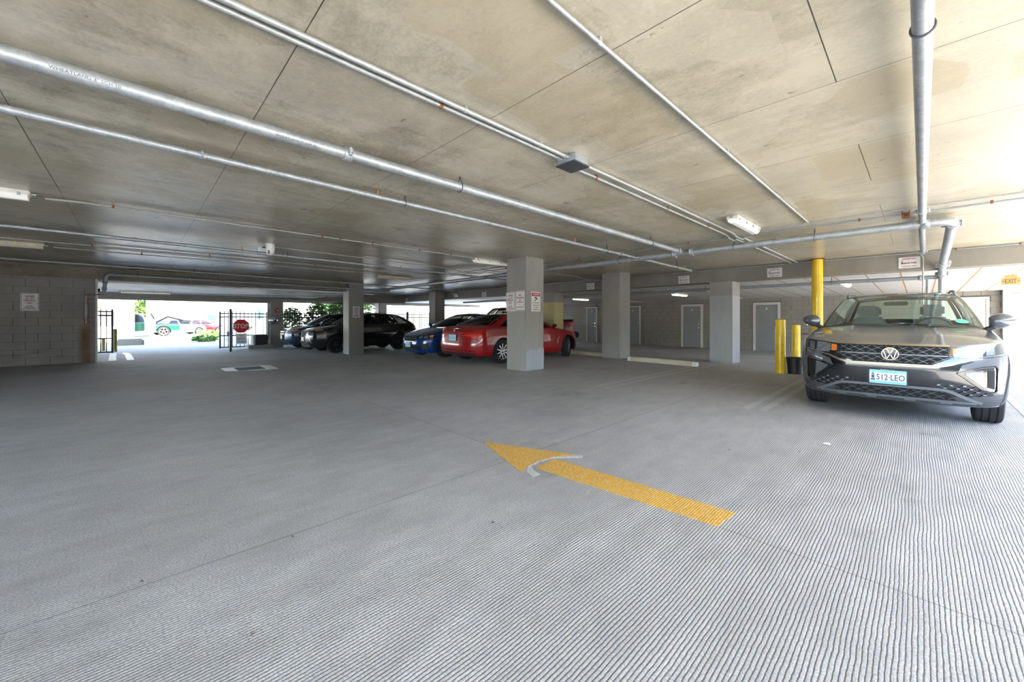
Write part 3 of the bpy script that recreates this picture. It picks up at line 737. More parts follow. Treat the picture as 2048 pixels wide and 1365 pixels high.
MB().tube([(-1.91 + 0.165 * math.cos(a), 10.45 - 0.06 * math.sin(a) - 0.02, hz + 0.32 - 0.14 * math.sin(a)) for a in np.linspace(0, PI, 12)], 0.004, 6).build('wire_handle', 'dark_steel', bk)
for s in (-1, 1): MB().lathe([(0.018, 0), (0.018, 0.012)], (-1.91 + s * 0.158 - (0.012 if s < 0 else 0), 10.43, hz + 0.325), 'x', 12).build('handle_ear', 'black_plastic', bk)

# small litter on the floor
m = MB(); m.grid(lambda u, v: (-0.62 + 0.03 * (u - .5) * 2, 4.76 + 0.025 * (v - .5) * 2, 0.006 + 0.012 * math.sin(u * 3) * math.sin(v * 2.5)), 4, 3); tag(m.build('crumpled_paper', 'litter_white', origin=(-0.62, 4.76, 0.0)), 'small crumpled white paper lying in front of the grey SUV', 'litter')
def leaf(x, y, s, a, mat, lab, grp=None):
    z = zf(x, y) + 0.005; m = MB()
    pts = [(math.cos(a) * u * s - math.sin(a) * v * s, math.sin(a) * u * s + math.cos(a) * v * s) for u, v in ((-1, 0), (-.4, .4), (.5, .35), (1, 0), (.5, -.35), (-.4, -.4))]
    m.add([(x + p, y + q, z + 0.006 * (i % 3 == 1)) for i, (p, q) in enumerate(pts)] + [(x, y, z + 0.003)], [(i, (i + 1) % 6, 6) for i in range(6)])
    return tag(m.build('fallen_leaf', mat, origin=(x, y, zf(x, y))), lab, 'leaf', grp)
leaf(-1.73, 1.51, 0.014, 0.4, 'litter_purple', 'tiny dark purple petal on the ribbed concrete before the yellow arrow')
for x, y, s, a in ((-2.45, 0.02, 0.012, 0.6), (-1.75, 0.32, 0.010, 1.9), (-2.38, 0.62, 0.012, 0.2), (-4.9, -1.62, 0.035, 0.1), (-1.2, 3.9, 0.014, 0.5), (-0.75, 4.3, 0.014, 2.0)):
    leaf(x, y, s, a, 'dry_leaf', 'small dry brown leaf lying on the ribbed concrete', 'dry leaves on the floor')
# ------------------------------------------------------------------ overhead pipes, conduits, lights
def ring(mb, c, d, r, w, n=16):
    """short fat sleeve round a pipe axis d"""
    c = Vector(c); d = Vector(d).normalized()
    mb.tube([c - d * w / 2, c - d * w * 0.3, c + d * w * 0.3, c + d * w / 2], [r * 0.93, r, r, r * 0.93], n)
def coupling(root, c, d, r, mat):
    m = MB(); ring(m, c, d, r * 1.32, r * 1.5); d = Vector(d).normalized(); c = Vector(c)
    side = d.cross(Vector((0, 0, 1)));
    if side.length < 0.1: side = Vector((1, 0, 0))
    side.normalize()
    for s in (-1, 1):
        p = c + side * s * r * 1.5; up = side.cross(d).normalized()
        m.tube([p - up * r * 0.7, p + up * r * 0.7], r * 0.3, 8); m.tube([p - up * r * 0.28, p + up * r * 0.28], r * 0.48, 6)
    m.build('coupling', mat, root, smooth=40)
def hanger(root, c, d, r, mat='dark_steel', ztop=CEIL):
    c = Vector(c); d = Vector(d).normalized(); side = d.cross(Vector((0, 0, 1))).normalized()
    m = MB(); pts = [c + side * math.cos(a) * r * 1.12 + Vector((0, 0, 1)) * math.sin(a) * r * 1.12 for a in np.linspace(-PI / 2 - 2.3, -PI / 2 + 2.3, 17)]
    pts = [c + Vector((0, 0, r + 0.045))] + pts + [c + Vector((0, 0, r + 0.045))]
    m.tube(pts, 0.0045, 6); m.tube([c + Vector((0, 0, r + 0.035)), Vector((c.x, c.y, ztop))], 0.005, 6)
    m.tube([c + Vector((0, 0, r + 0.03)), c + Vector((0, 0, r + 0.06))], 0.010, 6)
    m.build('hanger', mat, root, smooth=40)
def sprinkler(root, c, mat='brass'):
    c = Vector(c); m = MB(); m.lathe([(0.014, 0), (0.014, 0.02), (0.009, 0.022), (0.009, 0.05), (0.005, 0.05), (0.005, 0.06), (0.018, 0.062), (0.018, 0.065), (0.0, 0.066)], c, 'z', 10)
    m.build('sprinkler_head', mat, root, smooth=40)
def pipe(name, label, path, r, mat, cat='pipe', coup=(), hang=(), heads=(), rad=0.12, group=None, n=14, clips=(), ztop=CEIL, clip_mat='conduit_zinc'):
    """coup / hang / heads / clips: world points on the run (direction from the nearest segment)"""
    pts = [Vector(p) for p in path]
    root = thing(name, label, cat, pts[0], group=group)
    MB().tube(arc_path(pts, rad) if len(pts) > 2 else pts, r, n).build('run', mat, root, smooth=45)
    def near(q):
        q = Vector(q); best = None
        for a, b in zip(pts[:-1], pts[1:]):
            t_ = max(0, min(1, (q - a).dot(b - a) / (b - a).length_squared)); p = a + (b - a) * t_
            if best is None or (p - q).length < best[0]: best = ((p - q).length, p, (b - a).normalized())
        return best[1], best[2]
    for q in coup: p, d = near(q); coupling(root, p, d, r, mat)
    for q in hang: p, d = near(q); hanger(root, p, d, r, ztop=ztop)
    for q in heads: p, d = near(q); sprinkler(root, p + Vector((0, 0, r * 0.9)))
    for q in clips:
        p, d = near(q); m = MB(); ring(m, p, d, r * 1.25, 0.025, 10); m.box(p.x - 0.012, p.x + 0.012, p.y - 0.012, p.y + 0.012, p.z, ztop - 0.001); m.build('clip', clip_mat, root)
    return root

def stencil(root, s, y0, L, px, pz, r, ang, hgt, start=None):
    """ink stencil wrapped on a pipe that runs along +Y"""
    vs, fs, w = text_mesh(s); m = MB(); out = []
    sx = L / (w[1] - w[0]); sy = hgt / (w[3] - w[2])
    for v in vs:
        a = ang + ((v[1] - (w[2] + w[3]) / 2) * sy) / r
        y = y0 + (v[0] - w[0]) * sx
        X, Z = px(y), pz(y)
        out.append((X + (r + 0.0008) * math.cos(a), y, Z + (r + 0.0008) * math.sin(a)))
    m.add(out, fs); return m.build('stencil', 'ink', root)

# the two branch mains over the aisle
pz = lambda y: 2.56 - (y + 3) / 10.7 * 0.06
px_ = lambda y: -3.215
B = pipe('sprinkler_main', 'thick galvanised sprinkler main stencilled with its maker over the aisle', [(-3.215, -3, 2.56), (-3.215, 7.62, 2.50)], 0.0445, 'galvanised',
         coup=[(-3.2, 1.24, 2.5), (-3.2, 7.45, 2.5)], hang=[(-3.2, 2.36, 2.5), (-3.2, -1.4, 2.5), (-3.2, 6.4, 2.5)], n=24)
for y0 in (-0.33, 0.72, 1.72, 2.72, 3.8):
    stencil(B, 'WHEATLAND 3" SCH 10', y0, 0.27, px_, pz, 0.0445, -0.35 if y0 < 0 else (-1.0 if y0 > 1.2 else -0.6), 0.016)
S = pipe('sprinkler_branch', 'thin galvanised sprinkler branch running beside the thick stencilled main', [(-4.15, -3, 2.60), (-4.15, 10.5, 2.46)], 0.029, 'galvanised',
         coup=[(-4.1, 0.40, 2.5), (-4.1, 7.0, 2.5), (-4.1, 7.62, 2.5)], hang=[(-4.1, 2.26, 2.5), (-4.1, 6.5, 2.5), (-4.1, 9.6, 2.5)], heads=[(-4.1, 1.93, 2.5), (-4.1, 5.5, 2.5), (-4.1, 10.1, 2.5)], n=18)
pipe('sprinkler_branch', 'galvanised sprinkler branch passing under the ceiling camera', [(-9.2, -4, 2.58), (-9.2, 10.2, 2.43)], 0.027, 'galvanised',
     coup=[(-9.2, 0.0, 2.5), (-9.2, 6.9, 2.4), (-9.2, 7.6, 2.4)], hang=[(-9.2, 2.3, 2.5), (-9.2, 6.2, 2.4)], heads=[(-9.2, 1.5, 2.5), (-9.2, 4.9, 2.5), (-9.2, 9.7, 2.4)], n=14)
pipe('sprinkler_branch', 'thin sprinkler branch just in front of the stained left beam', [(-14.3, -5, 2.585), (-14.3, 10.4, 2.45)], 0.024, 'conduit_zinc',
     coup=[(-14.3, -0.35, 2.5), (-14.3, 7.6, 2.4)], hang=[(-14.3, 1.2, 2.5), (-14.3, 5.2, 2.5)], heads=[(-14.3, 0.7, 2.5), (-14.3, 5.3, 2.5)])
M_ = pipe('cross_main', 'grey cross main crossing under the slab and dropping beyond the beam', [(-24, 7.72, 2.44), (0.30, 7.72, 2.49), (0.31, 11.75, 2.26), (0.33, 12.65, 2.14), (0.32, 12.75, zf(0.3, 12.7) - .01)], 0.056, 'galvanised', rad=0.13,
          coup=[(-3.05, 7.72, 2.49), (-3.38, 7.72, 2.49), (0.05, 7.72, 2.49), (0.305, 7.92, 2.48), (0.31, 11.3, 2.3), (0.31, 11.62, 2.27), (0.33, 12.45, 2.15)], hang=[(-1.15, 7.72, 2.5), (-2.3, 7.72, 2.5), (-4.6, 7.72, 2.5), (-9.9, 7.72, 2.4), (-12.4, 7.72, 2.4)], n=20)
pipe('branch_stub', 'pale galvanised pipe running straight over the grey SUV to the beam', [(-0.005, -3, 2.52), (0.02, 7.5, 2.50), (0.02, 7.95, 2.53), (0.04, 11.5, 2.53)], 0.036, 'galvanised',
     coup=[(0.02, 6.85, 2.5), (0.04, 11.2, 2.5)], hang=[(0, 2.55, 2.5)], heads=[(0.04, 11.42, 2.53)], n=20)
pipe('riser_pipe', 'dark grey sprinkler pipe in front of the left beam with elbow and valve', [(-15.5, 7.72, 2.38), (-15.5, -0.58, 2.42), (-15.5, -0.62, 1.93)], 0.043, 'dull_pipe', rad=0.11,
     coup=[(-15.5, -0.42, 2.42), (-15.5, -0.61, 2.2), (-15.5, -0.62, 2.03), (-15.5, 1.2, 2.4), (-15.5, 5.0, 2.4)], hang=[(-15.5, 0.05, 2.4), (-15.5, 1.9, 2.4)])
v_ = pipe('drain_pipe', 'small test and drain pipe with brass valves on the block wall above rust', [(-15.52, -0.62, 1.93), (-15.52, -0.64, 1.86), (-15.68, -0.94, 1.86), (-15.72, -0.97, 1.84), (-15.72, -0.97, 1.05)], 0.016, 'dull_pipe', rad=0.03)
MB().tube([(-15.72, -0.97, 1.64), (-15.72, -0.97, 1.60), (-15.72, -0.97, 1.28), (-15.72, -0.97, 1.22)], [0.022, 0.034, 0.034, 0.022], 14).build('strainer_body', 'dull_pipe', v_, smooth=40)
for z, m_ in ((1.73, 'brass'), (1.10, 'brass')):
    MB().tube([(-15.72, -0.97, z + 0.035), (-15.72, -0.97, z - 0.035)], 0.026, 12).build('valve', m_, v_, smooth=40)
    MB().box(-15.735, -15.705, -0.95, -0.83, z - 0.008, z + 0.008).build('valve_lever', 'sign_red', v_)
MB().lathe([(0.03, -0.02), (0.05, 0.0), (0.05, 0.02), (0.03, 0.03)], (-15.52, -0.72, 1.98), 'y', 14).build('flow_switch', 'dark_steel', v_, smooth=40)
pipe('rear_bay_pipe', 'dark grey sprinkler pipe hung behind the rear beam under white panels', [(-17, 12.72, 2.07), (0.28, 12.72, 2.12)], 0.045, 'dull_pipe', coup=[(0.0, 12.72, 2.12), (-5.6, 12.72, 2.1)], hang=[(-1.55, 12.72, 2.1), (-4.6, 12.72, 2.1)], ztop=2.28)
for i, (x, y0, y1, z0, z1) in enumerate(((-4.9, 13.0, 17.6, 2.13, 2.02), (-9.3, 13.0, 17.6, 2.12, 2.00))):
    pipe('rear_branch', ('thin white sprinkler branch reaching towards the storage door behind the painted column', 'thin white sprinkler branch between the plain column and the rear light')[i],
         [(x, y0, z0), (x, y1, z1)], 0.022, 'white_conduit', hang=[(x, 14.2, 2.1), (x, 16.2, 2.05)], heads=[(x, 16.9, 2.02)], ztop=2.24)
pipe('rear_stub', 'short white pipe stub beside the riser behind the grey SUV roof', [(0.12, 12.9, zf(0, 12.9)), (0.12, 12.9, 2.10), (0.20, 12.9, 2.14)], 0.03, 'galvanised', rad=0.05, ztop=2.28)

# conduits
ZC = CEIL - 0.026
def ys(a, b, n): return list(np.linspace(a, b, n))
pipe('conduit', 'upper conduit of the pair running through the junction box', [(-2.12, -3, ZC), (-2.12, 7.0, ZC), (-2.12, 7.25, ZC - 0.04), (-2.12, 7.55, ZC - 0.04), (-2.12, 7.62, ZC), (-2.12, 11.9, ZC)], 0.017, 'conduit_zinc', 'conduit', rad=0.06, clips=[(-2.12, y, ZC) for y in (1.6, 2.35, 3.4, 4.5, 5.9, 9.5)], n=12)
pipe('conduit', 'lower conduit of the pair with rusty clips beside the junction box', [(-2.185, -3, ZC), (-2.185, 2.7, ZC), (-2.23, 2.9, ZC), (-2.25, 7.15, ZC), (-2.25, 7.3, ZC - 0.04), (-2.25, 7.55, ZC - 0.04), (-2.25, 7.62, ZC), (-2.25, 11.9, ZC)], 0.015, 'conduit_zinc', 'conduit', rad=0.06, clips=[(-2.25, y, ZC) for y in (1.45, 3.3, 4.9, 6.3)], n=12, clip_mat='rust')
pipe('conduit', 'single slim conduit above the aisle ending at the cross conduit', [(-1.13, -3, ZC), (-1.13, 7.05, ZC)], 0.012, 'conduit_zinc', 'conduit', clips=[(-1.13, y, ZC) for y in (1.7, 3.6, 5.4, 6.5)], n=10)
pipe('conduit', 'cross conduit feeding the light fixture nearest the grey SUV', [(-1.72, 7.1, ZC), (3.2, 7.1, ZC)], 0.011, 'conduit_zinc', 'conduit', clips=[(-1.3, 7.1, ZC), (-0.4, 7.1, ZC), (0.8, 7.1, ZC)], n=10)
pipe('conduit', 'long cross conduit strapped to the slab above the grey cross main', [(-20, 7.45, ZC), (3.2, 7.45, ZC)], 0.012, 'dull_pipe', 'conduit', clips=[(x, 7.45, ZC) for x in (-8, -5.5, -3, -1.9, -0.6, 0.6)], n=10, clip_mat='rust')
pipe('conduit', 'conduit along the top of the rear beam bending down past a sign', [(-18, 11.93, ZC - 0.005), (-0.02, 11.93, ZC - 0.005), (0.045, 11.93, 2.5), (0.045, 11.93, 1.2)], 0.014, 'conduit_zinc', 'conduit', rad=0.09, n=10)
pipe('conduit', 'thin conduit along the beam top over the bare right bay', [(0.15, 11.95, ZC), (3.2, 11.95, ZC)], 0.011, 'dull_pipe', 'conduit', clips=[(0.5, 11.95, ZC), (1.3, 11.95, ZC)], n=10, clip_mat='rust')
pipe('conduit', 'conduit joining the two light fixtures nearest the thin sprinkler branch', [(-6.98, -0.75, ZC - .02), (-7.0, -0.5, ZC), (-7.15, 5.6, ZC)], 0.013, 'white_conduit', 'conduit', clips=[(-7.0, y, ZC) for y in (-0.2, 2.3, 2.6, 3.2, 4.2, 5.0)], n=10, clip_mat='rust')
pipe('conduit', 'white conduit leading away from the ceiling camera', [(-8.75, 1.95, ZC), (-9.1, 6.4, ZC), (-9.1, 6.7, ZC - 0.06), (-9.1, 7.4, ZC - .06), (-9.1, 7.6, ZC), (-9.1, 9.4, ZC)], 0.011, 'white_conduit', 'conduit', rad=0.06, clips=[(-8.9, 3.8, ZC), (-9.1, 5.6, ZC)], n=10)
pipe('conduit', 'rust spotted conduit crossing the dark slab before the left beam', [(-11.0, -5, ZC), (-11.0, 7.3, ZC)], 0.013, 'white_conduit', 'conduit', clips=[(-11, y, ZC) for y in (-0.6, 1.2, 3.4, 5.5)], n=10, clip_mat='rust')
pipe('conduit', 'conduit running from the tan light fixture by the left wall', [(-11.7, -1.15, ZC - .01), (-11.8, 5.5, ZC)], 0.012, 'white_conduit', 'conduit', clips=[(-11.75, y, ZC) for y in (0.1, 2.6, 4.6)], n=10, clip_mat='rust')
pipe('conduit', 'short bent conduit on the slab above the red coupe', [(-7.9, 9.5, ZC), (-7.9, 10.6, ZC), (-7.8, 11.0, ZC - 0.08), (-7.5, 11.9, ZC - 0.1)], 0.012, 'white_conduit', 'conduit', rad=0.08, n=10)
pipe('exit_conduit', 'galvanised pipe slanting across the exit bay soffit', [(-20.6, 1.0, 2.2), (-18.0, 7.2, 2.2)], 0.025, 'galvanised', hang=[(-19.4, 3.7, 2.2)], ztop=2.25)

# junction box
jb = thing('junction_box', 'square grey steel junction box on the paired conduits', 'junction box', (-2.13, 2.80, CEIL))
MB().box(-2.23, -2.04, 2.70, 2.90, CEIL - 0.075, CEIL).build('body', 'dull_pipe', jb, bevel=0.008)
MB().box(-2.24, -2.03, 2.69, 2.91, CEIL - 0.085, CEIL - 0.075).build('cover', 'dark_steel', jb, bevel=0.003)
for x, y in ((-2.12, 2.685), (-2.185, 2.685), (-2.12, 2.915), (-2.2, 2.915)): MB().tube([(x, y - 0.018, ZC), (x, y + 0.018, ZC)], 0.024, 8).build('locknut', 'conduit_zinc', jb)

# ceiling camera
dc = thing('security_camera', 'white bullet eyed security camera hanging from the dark slab', 'camera', (-8.62, 1.86, CEIL))
MB().lathe([(0.075, 0), (0.075, -0.10), (0.07, -0.14), (0.062, -0.17), (0.045, -0.2), (0.0, -0.215)], (-8.62, 1.86, CEIL), 'z', 24).build('housing', 'white_plastic', dc, smooth=50)
lens = Vector((-8.62, 1.86, CEIL - 0.155)) + Vector((0.72, -0.69, 0)) * 0.05
for dz in (0.012, -0.022): MB().lathe([(0.016, -0.03), (0.016, 0.03)], lens + Vector((0, 0, dz)), 'x', 12).build('lens', 'gloss_black', dc, smooth=40)
MB().box(-9.0, -8.92, 1.72, 1.86, CEIL - 0.11, CEIL - 0.03).build('junction', 'white_plastic', dc, bevel=0.006)
MB().tube([(-8.95, 1.8, CEIL - .03), (-8.78, 1.86, CEIL - 0.04), (-8.66, 1.86, CEIL - 0.05)], 0.012, 8).build('cable', 'black_plastic', dc)

# light fixtures
def light(label, x, y0, y1, zt, w=0.15, body='fixture_white', lens='fixture_lens', grp='wrapped ceiling light fixtures', along='y'):
    ro = thing('ceiling_light', label, 'light fixture', (x, (y0 + y1) / 2, zt), group=None)
    h = 0.045
    MB().box(x - w / 2, x + w / 2, y0, y1, zt - h, zt).build('housing', body, ro, bevel=0.008)
    m = MB(); prof = [(-w / 2 + 0.008, 0), (-w / 2 + 0.02, -0.035), (-w / 2 + 0.045, -0.055), (w / 2 - 0.045, -0.055), (w / 2 - 0.02, -0.035), (w / 2 - 0.008, 0)]
    m.prism([(a, 0, b) for a, b in prof], (x, y0 + 0.02, zt - h), (x, y1 - 0.02, zt - h)); m.build('lens', lens, ro, smooth=35)
    n = 4
    for k in range(n):
        y = y0 + 0.08 + (y1 - y0 - 0.16) * k / (n - 1)
        for s in (-1, 1): MB().box(x + s * w / 2 - 0.006, x + s * w / 2 + 0.006, y - 0.012, y + 0.012, zt - h - 0.016, zt - h + 0.02).build('clip', 'conduit_zinc', ro)
    for yy, s in ((y0, -1), (y1, 1)): MB().lathe([(0.014, 0), (0.014, 0.025), (0.02, 0.025), (0.02, 0.035)] if s > 0 else [(0.02, -0.035), (0.02, -0.025), (0.014, -0.025), (0.014, 0)], (x, yy, zt - 0.022), 'y', 12).build('conduit_hub', 'conduit_zinc', ro)
    return ro
light('white ceiling light fixture above the tall yellow bollard and grey cross main', -1.80, 5.95, 7.05, CEIL)
light('white ceiling light fixture fed by the looping conduit near the left wall', -6.97, -2.1, -0.85, CEIL)
light('tan ceiling light fixture in front of the stained left beam', -11.65, -2.5, -1.25, CEIL, body='fixture_tan', lens='fixture_tan')
light('white ceiling light fixture half hidden by the signed column', -7.25, 5.72, 6.95, CEIL)
light('tan ceiling light fixture above the black SUV', -12.3, 5.7, 6.95, CEIL, body='fixture_tan', lens='fixture_tan')
light('lit fixture on white panels left of the painted column', -6.75, 15.3, 16.55, zs(15.9), lens='lit_lens')
light('lit fixture on white panels beyond the plain column', -11.7, 15.4, 16.6, zs(16), lens='lit_lens')
light('lit fixture on white panels between the yellow pole and grey SUV roof', -1.48, 14.2, 15.4, zs(14.8), lens='lit_lens')
light('slim light fixture under the exit bay soffit', -20.4, -0.4, 1.0, 2.25, w=0.11)
cl = thing('spring_clip', 'rusty coiled hanger clip hanging by the pale pipe', 'clip', (-0.13, 7.35, CEIL))
m = MB()
for k in range(4): m.tube([(-0.13 + 0.035 * math.cos(a), 7.35 + 0.035 * math.sin(a), CEIL - 0.03 - k * 0.022) for a in np.linspace(0, 2 * PI, 14)], 0.005, 6)
for s in (-1, 1): m.tube([(-0.13 + s * 0.035, 7.35, CEIL), (-0.13 + s * 0.035, 7.35, CEIL - 0.10)], 0.005, 6)
m.build('coil', 'rust', cl)

# emergency lamp heads on the far beam, exit sign
el = thing('emergency_light', 'small white twin lamp on the rear beam by the shaded column', 'light fixture', (-16.6, 11.95, 2.4))
MB().box(-16.75, -16.45, 11.93, 12.0, 2.33, 2.43).build('case', 'white_plastic', el, bevel=0.01)
for s in (-1, 1): MB().lathe([(0.02, 0), (0.05, -0.06), (0.05, -0.075), (0, -0.08)], (-16.6 + s * 0.1, 11.93, 2.46), 'y', 14).build('lamp_head', 'white_plastic', el, smooth=40)
ex = sign('exit_sign', 'tan exit sign with outlined letters and arrows under the white soffit', (1.495, 15, 2.095), (1, 0, 0), (0, 0, 1), 0.29, 0.17,
          [('EXIT', 0.0, 0.10, 0.17, 'exit_letter'), ('<          >', 0.0, 0.035, 0.26, 'exit_letter')], mat='exit_tan', r=0.01)
MB().box(1.40, 1.59, 14.985, 15.015, 2.18, 2.236).build('mount', 'exit_tan', ex)

# ------------------------------------------------------------------ signs
XP, XN = ((0, 1, 0), (0, 0, 1)), ((1, 0, 0), (0, 0, 1))        # faces looking +X, faces looking -Y
dr_ = 'sign_dark_red'
owner = [('OWNER', 0.145, 0.045, 0.16, dr_), ('AND GUEST', 0.09, 0.026, 0.16, dr_), ('PARKING', 0.038, 0.042, 0.19, dr_), ('ONLY', -0.025, 0.042, 0.10, dr_),
         ('ALL OTHERS', -0.10, 0.018, 0.10, dr_), ('VEHICLES TOWED', -0.135, 0.020, 0.17, dr_), ('AT OWNERS EXPENSE', -0.17, 0.020, 0.23, dr_)]
sign('parking_sign', 'owner and guest parking sign on the left block wall', (-15.787, -1.95, 1.63), *XP, 0.305, 0.457, owner, dr_, mat='sign_white')
sign('parking_sign', 'owner and guest parking sign on the signed column, beside the trespass sign', (-6.705, 6.395, 1.60), *XN, 0.305, 0.457, owner, dr_)
sign('trespass_sign', 'no trespassing or loitering sign on the column above the red coupe', (-6.385, 6.395, 1.615), *XN, 0.305, 0.457,
     [('NO', 0.13, 0.05, 0.09, dr_), ('TRESPASSING', 0.07, 0.034, 0.245, dr_), ('OR', 0.02, 0.034, 0.05, dr_), ('LOITERING', -0.03, 0.034, 0.19, dr_), ('VIOLATORS PROSECUTED', -0.145, 0.026, 0.22, dr_)], dr_)
def cam_icon(root, c, right, up, n):
    m = MB(); P2 = lambda u, v: Vector(c) + Vector(right) * u + Vector(up) * v
    def poly(pts): m.prism([P2(u, v) for u, v in pts], Vector(n) * 0.0045, Vector(n) * 0.0055)
    poly([(-0.045, 0.10), (0.0, 0.115), (0.035, 0.085), (0.02, 0.055), (-0.015, 0.075), (-0.055, 0.085)])
    poly([(0.038, 0.085), (0.055, 0.07), (0.05, 0.045), (0.03, 0.045), (0.022, 0.058)])
    poly([(-0.02, 0.07), (-0.008, 0.068), (-0.012, 0.03), (-0.05, 0.035), (-0.05, 0.022), (0.0, 0.018), (0.002, 0.062)])
    poly([(-0.065, 0.045), (-0.053, 0.045), (-0.053, 0.008), (-0.065, 0.008)])
    m.build('camera_icon', 'sign_black', root)
sign('camera_sign', 'video surveillance sign with red header on the column aisle face', (-6.213, 6.74, 1.60), *XP, 0.305, 0.457,
     [('WARNING', 0.168, 0.028, 0.20, 'sign_white'), ('THIS PROPERTY', -0.03, 0.026, 0.23, dr_), ('IS PROTECTED', -0.085, 0.026, 0.22, 'sign_navy'), ('BY VIDEO', -0.135, 0.026, 0.14, dr_), ('SURVEILLANCE', -0.185, 0.026, 0.23, dr_)],
     None, header=(0.125, 0.205, 'sign_red'), icon=cam_icon)
sign('parking_sign', 'faded owner and guest parking sign on the column beside the black SUV', (-15.592, 6.36, 1.47), *XP, 0.29, 0.457, owner, None)
def tower_icon(root, c, right, up, n):
    m = MB(); R_, U_ = Vector(right), Vector(up)
    for u0, u1, v1 in ((-0.125, -0.115, 0.03), (-0.105, -0.098, 0.045)): m.prism([Vector(c) + R_ * a + U_ * b for a, b in ((u0, -0.03), (u1, -0.03), (u1, v1), (u0, v1))], Vector(n) * 0.0045, Vector(n) * 0.0055)
    m.prism([Vector(c) + R_ * a + U_ * b for a, b in ((-0.135, 0.045), (-0.095, 0.052), (-0.095, 0.047), (-0.135, 0.040))], Vector(n) * 0.0045, Vector(n) * 0.0055)
    m.build('tower_mark', 'sign_navy', root)
def reserved(x, z, lab, grp=None, w=0.33, h=0.235):
    return sign('reserved_sign', lab, (x, 11.99, z), *XN, w, h, [('RESERVED', 0.078, 0.026, 0.20, 'sign_red'), ('HARBOUR TOWERS', -0.012, 0.032, 0.22, 'sign_navy'), ('PARKING ONLY', -0.082, 0.024, 0.24, 'sign_red')], None, group=grp, r=0.004, icon=tower_icon)
reserved(-0.16, 2.41, 'reserved parking sign beside the bent conduit above the grey SUV')
reserved(-2.62, 2.40, 'reserved parking sign on the rear beam between the yellow pole and painted column')
reserved(-4.96, 2.385, 'reserved parking sign on the rear beam between two columns over the wheel stop')
reserved(-8.34, 2.385, 'reserved parking sign on the rear beam above the red coupe nose')
reserved(-14.4, 2.36, 'reserved parking sign on the rear beam over the blue sedan')
reserved(-21.8, 2.36, 'distant reserved sign on the rear beam midway between shaded and far columns')
reserved(-25.1, 2.36, 'farthest reserved sign on the rear beam beside the far column')
